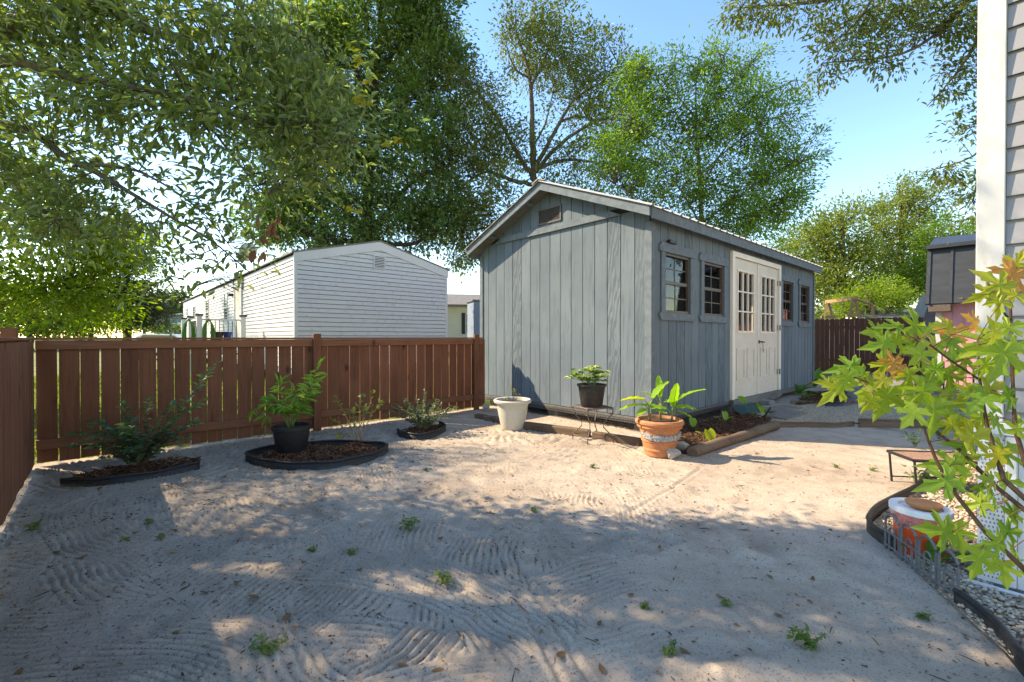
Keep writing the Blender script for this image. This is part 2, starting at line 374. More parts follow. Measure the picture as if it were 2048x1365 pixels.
def gravelmat():
    t = NT('fine_gravel'); vo = t.n('ShaderNodeTexVoronoi'); vo.inputs['Scale'].default_value = 55; t.l(t.coords((1, 1, 1), False), vo.inputs['Vector'])
    sp = t.n('ShaderNodeSeparateColor'); t.l(vo.outputs['Color'], sp.inputs[0]); c = t.ramp(sp.outputs[0], [(0.0, (0.22, 0.155, 0.10)), (0.4, (0.40, 0.31, 0.21)), (0.75, (0.52, 0.43, 0.32)), (1.0, (0.33, 0.24, 0.16))])
    t.bump(vo.outputs['Distance'], 0.8, 0.015); t.fin(c, 0.9, 0.2)
gravelmat()
simple('grey_sand', (0.20, 0.18, 0.165), 0.95, 0.25, 3, 0.5)

# ------------------------------------------------------------------ ground and yard sand
b = MB(); b.add([(-300, -60, -0.05), (300, -60, -0.05), (300, 500, -0.05), (-300, 500, -0.05)], [(0, 1, 2, 3)])
tag(b.build('ground', 'outer_ground'), 'grass and bare soil of the lots beyond the fences', None, None, 'structure')

def smooth(a, lo, hi):
    t = np.clip((a - lo) / (hi - lo), 0, 1); return t * t * (3 - 2 * t)
def vnoise(x, y, sc_, seed):
    r = np.random.default_rng(seed).random((256, 256)); X = x * sc_; Y = y * sc_
    xi = np.floor(X).astype(int); yi = np.floor(Y).astype(int); fx = X - xi; fy = Y - yi
    fx = fx * fx * (3 - 2 * fx); fy = fy * fy * (3 - 2 * fy)
    g = lambda i, j: r[(xi + i) % 256, (yi + j) % 256]
    return (g(0, 0) * (1 - fx) + g(1, 0) * fx) * (1 - fy) + (g(0, 1) * (1 - fx) + g(1, 1) * fx) * fy - 0.5
def strokes():
    out = []; r = random.Random(5)
    for i in range(260):
        x = r.uniform(-4.0, 1.1); y = r.uniform(1.2, 6.0)
        if x > 0.2 and y < 3.2: continue
        rad = r.uniform(0.6, 1.7); a = r.uniform(0, 6.28); span = r.uniform(0.55, 1.2) / rad
        out.append((x - rad * math.cos(a), y - rad * math.sin(a), rad, a, span, r.uniform(0.16, 0.26), r.uniform(0.031, 0.040), r.uniform(0.8, 1.25)))
    for (x, y, a, w) in ((2.0, 2.9, 0.4, 0.2), (0.6, 4.1, 0.9, 0.2), (1.6, 4.0, 0.3, 0.25), (0.9, 3.4, 0.1, 0.2), (2.6, 2.4, 0.8, 0.2), (0.2, 1.5, 2.2, 0.25)):
        out.append((x - 1.3 * math.cos(a), y - 1.3 * math.sin(a), 1.3, a, 0.6, w, 0.038, 0.32))
    return out
def sand_height(x, y, ridges=False):
    h = 0.020 * vnoise(x, y, 0.9, 1) + 0.013 * vnoise(x, y, 3.1, 2) + 0.006 * vnoise(x, y, 9, 3) + 0.0035 * vnoise(x, y, 27, 4)
    rid = np.zeros_like(x); wob = 0.075 * vnoise(x, y, 2.2, 6) + 0.022 * vnoise(x, y, 8, 7)
    for cx, cy, rad, a, span, hw, pitch, amp in strokes():
        ext = hw + 1.35; k_ = np.nonzero((np.abs(x - cx - rad * math.cos(a)) < ext) & (np.abs(y - cy - rad * math.sin(a)) < ext))[0]
        if len(k_) == 0: continue
        xa, ya = x[k_], y[k_]
        d = np.hypot(xa - cx, ya - cy); da = np.angle(np.exp(1j * (np.arctan2(ya - cy, xa - cx) - a)))
        m = smooth(hw - np.abs(d - rad), 0, 0.035) * smooth(span - np.abs(da), 0, 0.22)
        ph = (d + wob[k_]) / pitch
        w = np.abs((ph % 1.0) - 0.5) * 2; prof = (w ** 0.75 - 0.5) * 0.021 * amp
        rid[k_] = rid[k_] * (1 - m) + prof * m
    rough_ = 1.0 + 0.9 * vnoise(x, y, 5, 8)
    if ridges: return rid
    brk = smooth(vnoise(x, y, 3.3, 21) + 0.6 * vnoise(x, y, 11, 22), -0.60, -0.30)
    h = h + rid * np.clip(rough_, 0.35, 1.4) * (0.15 + 0.85 * brk) + 0.007 * vnoise(x, y, 16, 23) * (1 - brk)
    # two thin drag tracks and shallow scuffs
    for (ax, ay), (bx, by) in (((-0.12, 2.75), (0.25, 1.3)), ((-0.05, 2.75), (0.36, 1.3)), ((0.75, 3.05), (1.75, 4.15))):
        L = math.hypot(bx - ax, by - ay); ux, uy = (bx - ax) / L, (by - ay) / L
        t = (x - ax) * ux + (y - ay) * uy; d = np.abs(-(x - ax) * uy + (y - ay) * ux + 0.02 * np.sin(t * 2.2))
        h = np.where((t > 0) & (t < L), h - 0.009 * np.exp(-(d / 0.012) ** 2) + 0.005 * np.exp(-((d - 0.028) / 0.012) ** 2), h)
    r = random.Random(9)
    for i in range(70):
        cx, cy, rr = r.uniform(-2.6, 3.2), r.uniform(1.2, 4.2), r.uniform(0.05, 0.13)
        d = np.hypot((x - cx), (y - cy) * r.uniform(0.7, 1.4)) / rr
        h = h - 0.010 * np.exp(-d ** 2) + 0.007 * np.exp(-((d - 1.5) / 0.5) ** 2)
    return h
def zs(x, y): return float(sand_height(np.array([float(x)]), np.array([float(y)]))[0])
na, nr = 680, 500
ang = np.linspace(R(-66), R(66), na); rad = 0.62 * (14.5 / 0.62) ** np.linspace(0, 1, nr)
A, Rr = np.meshgrid(ang, rad); X = np.sin(A) * Rr; Y = np.cos(A) * Rr
Zh = sand_height(X.ravel(), Y.ravel()).reshape(X.shape)
V = np.stack([X, Y, Zh], -1).reshape(-1, 3)
i0 = (np.arange(nr - 1)[:, None] * na + np.arange(na - 1)[None, :]).ravel()
Fa = np.stack([i0, i0 + 1, i0 + na + 1, i0 + na], -1)
cx = V[Fa[:, 0], 0]; cy = V[Fa[:, 0], 1]
beyond = (cx - FO.x) * GD.x + (cy - FO.y) * GD.y
Fa = Fa[(beyond < 0.12) | (cx > 0.4)]
Fa = Fa[:, ::-1]
tag(fast_mesh('sand_yard', V, Fa, 'sand', None, True), 'raked pale sand of the yard', None, None, 'structure')

# ------------------------------------------------------------------ timber fences
def fence(name, label, org, ang_, posts, length, rails_y, mat, rail_mat, pitch=0.1465, post_h=1.245, gap=0.0085, skip=()):
    root = empty(name, org, ang_, label, 'fence', None)
    rr = random.Random(hash(len(name)) % 97)
    pm = None; x = posts[0]; i = 0
    while x < length - 0.05:
        w = pitch - gap - rr.uniform(-0.004, 0.005)
        m = MB().cbox((0, 0.0, 0.035 + rr.uniform(-0.01, 0.012)), (w, 0.018, 1.165), 0.003)
        o = m.build('picket', mat, root); o.location = (x + 0.002, 0.028 + rr.uniform(-0.001, 0.002), 0)
        o.rotation_euler = (0, rr.uniform(-0.003, 0.003), 0); x += pitch; i += 1
    for k, (z0, z1) in enumerate(((1.085, 1.172), (0.165, 0.255))):
        MB().cbox((posts[0], -0.012, z0), (length, 0.026, z1), 0.004).build('rail', rail_mat, root)
    MB().cbox((posts[0], -0.03, 1.1745), (length, 0.062, 1.198), 0.004).build('cap_rail', rail_mat, root)
    for px in posts[1:]:
        p = MB().cbox((px - 0.047, -0.062, -0.1), (px + 0.047, -0.0135, post_h), 0.006).build('post', mat, root)
    return root
fl = fence('picket_fence', 'stained brown picket fence running behind the mulch beds to the shed', FO - S * 2.48, ANG, (0.0, 2.48, 5.03), 5.20, None, 'fence_wood', 'rail_wood')
cor = FO - S * 2.48
f2 = fence('picket_fence', 'stained picket fence side running toward the viewer beside the lone shrub', cor + Vector((-0.04, -0.04, 0)), math.atan2(-GD.y, -GD.x), (0.0,), 4.2, None, 'left_fence_wood', 'rail_wood')
MB().cbox((-0.05, -0.05, -0.1), (0.05, 0.05, 1.285), 0.006).build('post', 'fence_wood', fl).location = (-0.16, 0.02, 0)

# ------------------------------------------------------------------ shed
C0 = Vector((1.727, 5.66, 0)); W = 3.40; L = 6.80; ZB = 0.18; OV = 0.24; EV = 0.13; SL = 0.40
ZE = 2.64                                        # wall top at the eave
shed = empty('garden_shed', C0, ANG, 'blue grey board sided garden shed with white double doors', 'shed')
def roofz(y): return ZE + 0.10 + SL * (W / 2 - abs(y - W / 2))      # underside line of the roof
nb = 16; bp = W / nb
for i in range(nb):                              # gable boards below and above the cross band
    y0, y1 = i * bp + 0.0055, (i + 1) * bp - 0.0055
    z1 = lambda y: min(2.82, roofz(y) - 0.004)
    pr = [(y0, ZB), (y1, ZB), (y1, z1(y1)), (y0, z1(y0))]
    MB().prism(pr, 'x', -0.016, 0.0).build('plank', 'shed_paint', shed)
    if roofz((y0 + y1) / 2) > 2.95:
        pts = [(y0, 2.90), (y1, 2.90), (y1, roofz(y1) - 0.004)] + ([(W / 2, roofz(W / 2) - 0.004)] if y0 < W / 2 < y1 else []) + [(y0, roofz(y0) - 0.004)]
        MB().prism(pts, 'x', -0.016, 0.0).build('plank', 'shed_paint', shed)
pts = [(0.002, ZB + 0.01), (W - 0.002, ZB + 0.01), (W - 0.002, roofz(W)), (W / 2, roofz(W / 2) - 0.003), (0.002, roofz(0))]
MB().prism(pts, 'x', 0.002, 0.022).build('gable_backing', 'groove_dark', shed)
ya = 0.40
MB().prism([(ya, 2.80), (W - ya, 2.80), (W - ya - 0.2, 2.895), (ya + 0.2, 2.895)], 'x', -0.05, -0.0185).build('cross_band', 'shed_trim', shed)
v = MB(); v.box((-0.035, W / 2 - 0.24, 2.94), (-0.017, W / 2 + 0.24, 2.965)); v.box((-0.035, W / 2 - 0.24, 3.155), (-0.017, W / 2 + 0.24, 3.18))
v.box((-0.035, W / 2 - 0.24, 2.965), (-0.017, W / 2 - 0.215, 3.155)); v.box((-0.035, W / 2 + 0.215, 2.965), (-0.017, W / 2 + 0.24, 3.155))
vent = v.build('gable_vent', 'bronze', shed)
for k in range(9):
    z = 2.972 + k * 0.0205
    MB().add([(-0.033, W/2-0.214, z), (-0.033, W/2+0.214, z), (-0.018, W/2+0.214, z+0.014), (-0.018, W/2-0.214, z+0.014), (-0.033, W/2-0.214, z+0.004), (-0.033, W/2+0.214, z+0.004), (-0.018, W/2+0.214, z+0.018), (-0.018, W/2-0.214, z+0.018)],
             [(3,2,1,0),(4,5,6,7),(0,1,5,4),(1,2,6,5),(2,3,7,6),(3,0,4,7)]).build('louver', 'bronze', vent)
# side wall boards with openings
WIN = [(0.31, 0.99), (1.40, 2.08), (4.74, 5.34), (5.82, 6.42)]; WZ = (1.52, 2.30); DOOR = (2.33, 4.55, 2.575)
xs = 0.0; k = 0
while xs < L - 0.01:
    x0, x1 = xs + 0.0055, min(L, xs + 0.2125) - 0.0055; segs = [(ZB, ZE + 0.06)]
    for a, bb, lo, hi in [(a, b_, WZ[0], WZ[1]) for a, b_ in WIN] + [(DOOR[0], DOOR[1], 0.0, DOOR[2])]:
        if x1 > a and x0 < bb:
            if x0 < a - 0.02 or x1 > bb + 0.02: pass
            ns = []
            for z0, z1 in segs: ns += [(z0, lo), (hi, z1)]
            segs = [q for q in ns if q[1] - q[0] > 0.02]
            # keep the strip of board beside the opening
            if x0 < a: MB().box((x0, -0.016, lo), (a, 0, hi)).build('plank', 'shed_paint', shed) if lo > 0.1 else MB().box((x0, -0.016, ZB), (a, 0, hi)).build('plank', 'shed_paint', shed)
            if x1 > bb: MB().box((bb, -0.016, max(lo, ZB)), (x1, 0, hi)).build('plank', 'shed_paint', shed)
    for z0, z1 in segs: MB().box((x0, -0.016, z0), (x1, 0.0, z1)).build('plank', 'shed_paint', shed)
    xs += 0.2125
# backing sheets between openings (one part each)
edges = [0.03] + [q for w in (WIN[0], WIN[1], (DOOR[0], DOOR[1]), WIN[2], WIN[3]) for q in w] + [L - 0.03]
for i in range(0, len(edges), 2): MB().box((edges[i], 0.002, ZB + 0.01), (edges[i + 1], 0.02, ZE + 0.05)).build('wall_backing', 'groove_dark', shed)
for a, bb in WIN:
    MB().box((a, 0.002, ZB + 0.01), (bb, 0.02, WZ[0])).build('wall_backing', 'groove_dark', shed)
    MB().box((a, 0.002, WZ[1]), (bb, 0.02, ZE + 0.05)).build('wall_backing', 'groove_dark', shed)
MB().box((DOOR[0], 0.002, DOOR[2]), (DOOR[1], 0.02, ZE + 0.05)).build('wall_backing', 'groove_dark', shed)
# corner boards
MB().cbox((-0.0185 - 0.012, -0.038, ZB), (-0.0175, 0.06, ZE + 0.0), 0.003).build('corner_board', 'shed_trim', shed)
MB().cbox((-0.0165, -0.038, ZB), (0.05, -0.0175, ZE + 0.0), 0.003).build('corner_board', 'shed_trim', shed)
MB().cbox((-0.034, W - 0.07, ZB), (-0.0185, W + 0.015, ZE + 0.02), 0.003).build('corner_board', 'shed_trim', shed)
MB().cbox((L - 0.06, -0.036, ZB), (L + 0.02, -0.0185, ZE), 0.003).build('corner_board', 'shed_trim', shed)
# interior: floor, far walls of raw ply, shelves; openings added in the unseen rear wall to light the inside
MB().box((0.03, 0.03, 0.15), (L - 0.03, W - 0.03, 0.18)).build('floor_deck', 'interior_wood', shed)
for x0, x1, z0, z1 in ((0.02, L, 0.2, 0.8), (0.02, 0.2, 0.8, 2.45), (2.3, 2.5, 0.8, 2.45), (6.5, L, 0.8, 2.45), (0.02, L, 2.45, 2.7)):
    MB().box((x0, W - 0.03, z0), (x1, W - 0.005, z1)).build('rear_wall', 'interior_wood', shed)
MB().box((L - 0.03, 0.03, 0.2), (L - 0.005, W - 0.04, 2.7)).build('end_wall', 'interior_wood', shed)
for z in (1.3, 1.75): MB().box((0.1, W - 0.45, z), (2.2, W - 0.05, z + 0.03)).build('shelf', 'interior_wood', shed)
MB().box((2.22, 0.05, 0.2), (2.28, W - 0.05, 2.6)).build('partition', 'interior_wood', shed)
# windows
for wi, (a, bb) in enumerate(WIN):
    z0, z1 = WZ; zm = (z0 + z1) / 2 + 0.01
    f = MB(); d0, d1 = -0.012, 0.05
    f.box((a, d0, z0), (bb, d1, z0 + 0.035)); f.box((a, d0, z1 - 0.03), (bb, d1, z1)); f.box((a, d0, z0 + 0.035), (a + 0.03, d1, z1 - 0.03)); f.box((bb - 0.03, d0, z0 + 0.035), (bb, d1, z1 - 0.03))
    win = f.build('window', 'bronze', shed)
    MB().box((a + 0.03, 0.0, zm - 0.022), (bb - 0.03, 0.04, zm + 0.022)).build('sash_rail', 'bronze', win)
    MB().box((a + 0.03, 0.018, z0 + 0.035), (bb - 0.03, 0.022, zm - 0.022)).build('pane', 'glass', win)
    MB().box((a + 0.03, 0.026, zm + 0.022), (bb - 0.03, 0.030, z1 - 0.03)).build('pane', 'glass', win)
    xm = (a + bb) / 2
    MB().box((xm - 0.008, 0.012, z0 + 0.035), (xm + 0.008, 0.017, zm - 0.022)).build('muntin', 'bronze', win)
    MB().box((xm - 0.008, 0.020, zm + 0.022), (xm + 0.008, 0.025, z1 - 0.03)).build('muntin', 'bronze', win)
    for q in ((z0 + zm) / 2, (zm + z1) / 2):
        MB().box((a + 0.03, 0.0095 if q < zm else 0.0175, q - 0.007), (bb - 0.03, 0.0115 if q < zm else 0.0195, q + 0.007)).build('muntin', 'bronze', win)
    tw = 0.095
    MB().cbox((a - tw, -0.04, z0), (a - 0.002, -0.0175, z1), 0.003).build('casing', 'shed_trim', win)
    MB().cbox((bb + 0.002, -0.04, z0), (bb + tw, -0.0175, z1), 0.003).build('casing', 'shed_trim', win)
    e0, e1 = a - tw - 0.05, bb + tw + 0.03
    MB().prism([(e0, z1 + 0.002), (e1, z1 + 0.002), (e1, z1 + 0.085), (e1 - 0.03, z1 + 0.118), (e0 + 0.05, z1 + 0.118), (e0, z1 + 0.075)], 'y', -0.046, -0.0175).build('head_casing', 'shed_trim', win)
    MB().prism([(e0, z0 - 0.045), (e0 + 0.04, z0 - 0.098), (e1 - 0.03, z0 - 0.098), (e1, z0 - 0.06), (e1, z0 - 0.002), (e0, z0 - 0.002)], 'y', -0.046, -0.0175).build('sill', 'shed_trim', win)
MB().cbox((0.36, -0.075, 2.42), (0.52, -0.018, 2.465), 0.006).build('eave_lamp', 'black_plastic', shed)
# doors
dx0, dx1, dz = DOOR
fr = MB(); fr.cbox((dx0, -0.062, 0.20), (dx0 + 0.095, 0.0, dz), 0.004); fr.cbox((dx1 - 0.095, -0.062, 0.20), (dx1, 0.0, dz), 0.004); fr.cbox((dx0 + 0.097, -0.0615, dz - 0.085), (dx1 - 0.097, 0.0, dz - 0.0005), 0.004)
dfr = fr.build('door_frame', 'frame_white', shed)
mid = (dx0 + dx1) / 2
for k, (a, bb) in enumerate(((dx0 + 0.10, mid - 0.012), (mid + 0.012, dx1 - 0.10))):
    z0, z1 = 0.2, dz - 0.092; gw0, gw1, gz0, gz1 = a + 0.17, bb - 0.17, 1.30, 2.28
    d = MB(); Y0, Y1 = -0.030, 0.012
    d.box((a, Y0, z0), (bb, Y1, gz0)); d.box((a, Y0, gz1), (bb, Y1, z1)); d.box((a, Y0, gz0), (gw0, Y1, gz1)); d.box((gw1, Y0, gz0), (bb, Y1, gz1))
    door = d.build('door', 'door_white', shed)
    g = MB(); t = 0.028
    g.box((gw0 - t, -0.042, gz0 - t), (gw1 + t, -0.0305, gz0)); g.box((gw0 - t, -0.042, gz1), (gw1 + t, -0.0305, gz1 + t)); g.box((gw0 - t, -0.042, gz0), (gw0, -0.0305, gz1)); g.box((gw1, -0.042, gz0), (gw1 + t, -0.0305, gz1))
    g.build('glazing_frame', 'frame_white', door)
    for i in range(3):
        for j in range(3):
            pw = (gw1 - gw0) / 3; ph = (gz1 - gz0) / 3
            MB().box((gw0 + i * pw + 0.009, -0.012, gz0 + j * ph + 0.009), (gw0 + (i + 1) * pw - 0.009, -0.008, gz0 + (j + 1) * ph - 0.009)).build('pane', 'glass', door)
    for i in (1, 2): MB().box((gw0 + i * pw - 0.011, -0.036, gz0), (gw0 + i * pw + 0.011, 0.004, gz1)).build('muntin', 'frame_white', door)
    for j in (1, 2): MB().box((gw0, -0.0345, gz0 + j * ph - 0.011), (gw1, 0.0025, gz0 + j * ph + 0.011)).build('muntin', 'frame_white', door)
    for (p0, p1) in ((a + 0.12, (a + bb) / 2 - 0.05), ((a + bb) / 2 + 0.05, bb - 0.12)):
        q = MB()
        for (za, zb) in ((0.50, 1.02),):
            q.prism([(p0, za), (p1, za), (p1 - 0.03, za + 0.03), (p0 + 0.03, za + 0.03)], 'y', -0.041, -0.0302)
            q.prism([(p0, zb), (p0 + 0.03, zb - 0.03), (p1 - 0.03, zb - 0.03), (p1, zb)], 'y', -0.041, -0.0302)
            q.prism([(p0, za), (p0 + 0.03, za + 0.03), (p0 + 0.03, zb - 0.03), (p0, zb)], 'y', -0.041, -0.0302)
            q.prism([(p1, za), (p1, zb), (p1 - 0.03, zb - 0.03), (p1 - 0.03, za + 0.03)], 'y', -0.041, -0.0302)
        q.build('raised_panel', 'door_white', door)
    if k == 1:
        h = MB(); h.tube([(a + 0.06, -0.03, 1.12), (a + 0.06, -0.038, 1.12)], 0.032, 14); h.tube([(a + 0.06, -0.038, 1.12), (a + 0.06, -0.085, 1.12), (a + 0.09, -0.09, 1.12), (a + 0.17, -0.088, 1.112)], [0.012, 0.012, 0.013, 0.010], 8)
        h.build('lever_handle', 'black_metal', door)
        kk = MB(); kk.tube([(a + 0.06, -0.09, 1.11), (a + 0.09, -0.09, 1.05), (a + 0.085, -0.088, 1.0)], 0.004, 5); kk.box((a + 0.075, -0.092, 0.955), (a + 0.10, -0.088, 1.0)); kk.box((a + 0.102, -0.0925, 0.93), (a + 0.115, -0.0885, 0.985)); kk.build('key_ring', 'black_metal', door)
        for hz in (0.55, 1.38, 2.22):
            hg = MB(); hg.tube([(bb + 0.012, -0.070, hz - 0.05), (bb + 0.012, -0.070, hz + 0.05)], 0.010, 8); hg.box((bb - 0.03, -0.034, hz - 0.048), (bb + 0.004, -0.031, hz + 0.048)); hg.box((bb + 0.018, -0.066, hz - 0.048), (bb + 0.045, -0.0628, hz + 0.048)); hg.build('hinge', 'rust_metal', door)
MB().box((mid - 0.012, -0.044, 0.235), (mid + 0.012, 0.0, dz - 0.092)).build('astragal', 'frame_white', shed)
MB().cbox((dx0 + 0.02, -0.075, 0.075), (dx1 + 0.0, -0.018, 0.198), 0.004).build('threshold_board', 'grey_plank', shed)
# skids, mesh skirt, blocks
MB().cbox((-0.012, 0.0, 0.085), (0.028, W, 0.172), 0.003).build('skid_beam', 'grey_plank', shed)
MB().cbox((0.03, -0.010, 0.085), (L, 0.03, 0.172), 0.003).build('skid_beam', 'grey_plank', shed)
def mesh_skirt(length, along_x):
    q = MB(); n = int(length / 0.026)
    for i in range(n):
        t = i * 0.026; w = 0.02 * math.sin(t * 5)
        if along_x: q.box((t, -0.036 + w * 0.3, 0.0), (t + 0.004, -0.033 + w * 0.3, 0.15))
        else: q.box((-0.036 + w * 0.3, t, 0.0), (-0.033 + w * 0.3, t + 0.004, 0.15))
    for j in range(6):
        z = 0.012 + j * 0.026
        for i in range(int(length / 0.2)):
            t = i * 0.2; w = 0.02 * math.sin((t + 0.1) * 5) * 0.3
            if along_x: q.box((t, -0.0405 + w, z), (t + 0.2, -0.0375 + w, z + 0.004))
            else: q.box((-0.0405 + w, t, z), (-0.0375 + w, t + 0.2, z + 0.004))
    o = q.build('mesh_skirt', 'black_plastic', shed); o['kind'] = 'stuff'; return o
mesh_skirt(W - 0.05, False); mesh_skirt(2.3, True)
for (x, y) in ((0.05, 0.06), (0.05, W - 0.4), (2.2, 0.06), (4.4, 0.06), (6.3, 0.06), (0.05, 1.6), (3, W - 0.4)):
    MB().cbox((x, y, -0.03), (x + 0.4, y + 0.2, 0.084), 0.006).build('block', 'stone', shed)
MB().box((0.2, 0.3, -0.02), (L - 0.1, W - 0.1, 0.0)).build('crawl_soil', 'soil', shed)
# roof: rake boards, fascia, ribbed metal sheets
for sgn in (1, -1):
    yy = lambda d: W / 2 + sgn * d
    half = W / 2 + EV
    zl = lambda d: ZE + 0.10 + SL * (W / 2 - d)
    pr = [(yy(0), zl(0) - 0.02), (yy(half), zl(half) - 0.035), (yy(half), zl(half) + 0.085), (yy(0), zl(0) + 0.098)]
    if sgn < 0: pr = pr[::-1]
    MB().prism(pr, 'x', -OV, -OV + 0.035).build('rake_board', 'shed_trim', shed)
    MB().prism(pr, 'x', L + 0.1, L + 0.135).build('rake_board', 'shed_trim', shed)
    # soffit sheet
    pr = [(yy(0), zl(0) + 0.05), (yy(half), zl(half) + 0.04), (yy(half), zl(half) + 0.06), (yy(0), zl(0) + 0.07)]
    if sgn < 0: pr = pr[::-1]
    for xa, xb in (((-OV + 0.036, 0.65), (2.49, 4.33), (6.17, L + 0.099)) if sgn > 0 else ((-OV + 0.036, L + 0.099),)): MB().prism(pr, 'x', xa, xb).build('roof_deck', 'shed_trim', shed)
    if sgn > 0:
        for xa, xb in ((0.652, 2.488), (4.332, 6.168)): MB().prism(pr, 'x', xa, xb).build('added_light_pane', 'glass', shed)  # glass added in the unseen rear slope to brighten the interior
    yo = yy(half)
    MB().cbox((-OV + 0.037, min(yo, yo + sgn * 0.02), zl(half) - 0.06), (L + 0.1, max(yo, yo + sgn * 0.02), zl(half) + 0.083), 0.003).build('fascia', 'shed_trim', shed)
    # metal sheets with ribs every 0.23 m, five ribs to a sheet
    x = -OV - 0.03; end = L + 0.16
    si = -1
    while x < end - 0.05:
        si += 1
        if sgn > 0 and si in (1, 2, 5, 6): x = min(end, x + 0.92) - 0.002; continue
        x1 = min(end, x + 0.92); prof = []; t = x
        while t < x1 - 1e-6:
            prof += [(t, 0.0), (t + 0.020, 0.022), (t + 0.045, 0.022), (t + 0.065, 0.0)]; t += 0.23
        prof += [(x1, 0.0)]
        prof = [p for p in prof if p[0] <= x1 + 1e-6]
        q = MB(); vs = []
        for (d, ex) in ((0.0, 0), (half + 0.045, 0)):
            for px, pz in prof: vs.append((px, yy(d), zl(d) + 0.104 - (0.012 if d > 0 else 0) + pz))
        n = len(prof); vs += [(p[0], p[1], p[2] - 0.004) for p in vs]
        fs = []
        for i in range(n - 1):
            fs += [(i, i + 1, n + i + 1, n + i), (2 * n + i, 3 * n + i, 3 * n + i + 1, 2 * n + i + 1), (n + i, n + i + 1, 3 * n + i + 1, 3 * n + i), (i, 2 * n + i, 2 * n + i + 1, i + 1)]
        q.add(vs, fs); q.build('roof_sheet', 'metal_roof', shed); x = x1 - 0.002
rz_ = ZE + 0.10 + SL * W / 2
MB().prism([(W / 2 - 0.13, rz_ + 0.082), (W / 2, rz_ + 0.132), (W / 2 + 0.13, rz_ + 0.082), (W / 2 + 0.13, rz_ + 0.088), (W / 2, rz_ + 0.142), (W / 2 - 0.13, rz_ + 0.088)], 'x', -OV - 0.04, L + 0.17).build('ridge_cap', 'metal_roof', shed)
for yv in (0.42, W - 0.42, W / 2 + 0.35):
    MB().box((-OV + 0.036, yv - 0.02, roofz(yv) - 0.02), (-0.017, yv + 0.02, roofz(yv) + 0.03)).build('lookout', 'shed_trim', shed)

# ------------------------------------------------------------------ neighbouring homes
def course(x0, x1, z, h, y=0.0, axis='x', proud=0.024):
    """one lap of siding facing -y (axis x) or -x (axis y)"""
    m = MB(); pr = [(0.0, z + h * 0.15), (-proud, z + h * 0.11), (-proud, z + h * 0.17), (-proud * 0.45, z + h * 0.98), (0.0, z + h * 0.995)]
    if axis == 'x':
        vs = [(x0, y + p[0], p[1]) for p in pr] + [(x1, y + p[0], p[1]) for p in pr]
    else:
        vs = [(y + p[0], x0, p[1]) for p in pr] + [(y + p[0], x1, p[1]) for p in pr]
    n = 5; fs = [(i, (i + 1) % n, n + (i + 1) % n, n + i) for i in range(n)] + [tuple(range(n))[::-1], tuple(range(n, 2 * n))]
    return m.add(vs, fs)
HO = Vector((-5.13, 10.70, 0))
home = empty('mobile_home', HO, ANG, 'white lap sided mobile home with grey gable end behind the picket fence', 'house')
HW, HL, HE, HP = 4.27, 20.2, 3.19, 3.74
hsl = (HP - HE) / (HW / 2)
z = 0.45; ch = 0.112
while z < HP - 0.26:
    a, b_ = 0.05, HW - 0.05
    top = z + ch * 0.5
    if top > HE - 0.12: d = (top - (HE - 0.16)) / hsl; a, b_ = max(a, d), min(b_, HW - d)
    if b_ - a > 0.15: course(a, b_, z, ch - 0.0005).build('siding_course', 'vinyl_white', home)
    if z < HE - 0.1: course(0.05, HL, z, ch - 0.0005, 0.0, 'y').build('siding_course', 'vinyl_white', home)
    z += ch
MB().prism([(0.01, 0.3), (HW - 0.01, 0.3), (HW - 0.01, HE - 0.02), (HW / 2, HP - 0.03), (0.01, HE - 0.02)], 'y', 0.006, HL - 0.01).build('wall_core', 'vinyl_lilac', home)  # grey core behind the white laps paints in the shade of the lap gaps
MB().box((-0.02, -0.022, 0.3), (0.055, 0.05, HE)).build('corner_trim', 'vinyl_trim', home)
MB().box((HW - 0.055, -0.022, 0.3), (HW + 0.02, 0.0, HE - 0.03)).build('corner_trim', 'vinyl_trim', home)
for sg in (0, 1):
    xa = 0.0 - 0.03 if sg == 0 else HW + 0.03
    pr = [(xa, HE - 0.215), (HW / 2, HP - 0.215), (HW / 2, HP + 0.01), (xa, HE + 0.005)]
    MB().prism(pr if sg == 0 else pr[::-1], 'y', -0.04, -0.024).build('rake_trim', 'vinyl_trim', home)
    pr = [(xa - (0.05 if sg == 0 else -0.05), HE - 0.005), (HW / 2, HP + 0.014), (HW / 2, HP + 0.045), (xa - (0.05 if sg == 0 else -0.05), HE + 0.03)]
    MB().prism(pr if sg == 0 else pr[::-1], 'y', -0.06, HL + 0.06).build('roof', 'roof_grey', home)
v = MB(); vx = HW / 2 - 0.02
v.box((vx - 0.17, -0.04, 3.02), (vx + 0.17, -0.014, 3.05)); v.box((vx - 0.17, -0.04, 3.35), (vx + 0.17, -0.014, 3.38)); v.box((vx - 0.17, -0.04, 3.05), (vx - 0.14, -0.014, 3.35)); v.box((vx + 0.14, -0.04, 3.05), (vx + 0.17, -0.014, 3.35))
gv = v.build('gable_vent', 'vinyl_trim', home); MB().box((vx - 0.14, -0.030, 3.05), (vx + 0.14, -0.0265, 3.35)).build('vent_backing', 'groove_dark', gv)
for k in range(7): MB().box((vx - 0.139, -0.038, 3.060 + k * 0.042), (vx + 0.139, -0.0305, 3.082 + k * 0.042)).build('louver', 'vinyl_trim', gv)
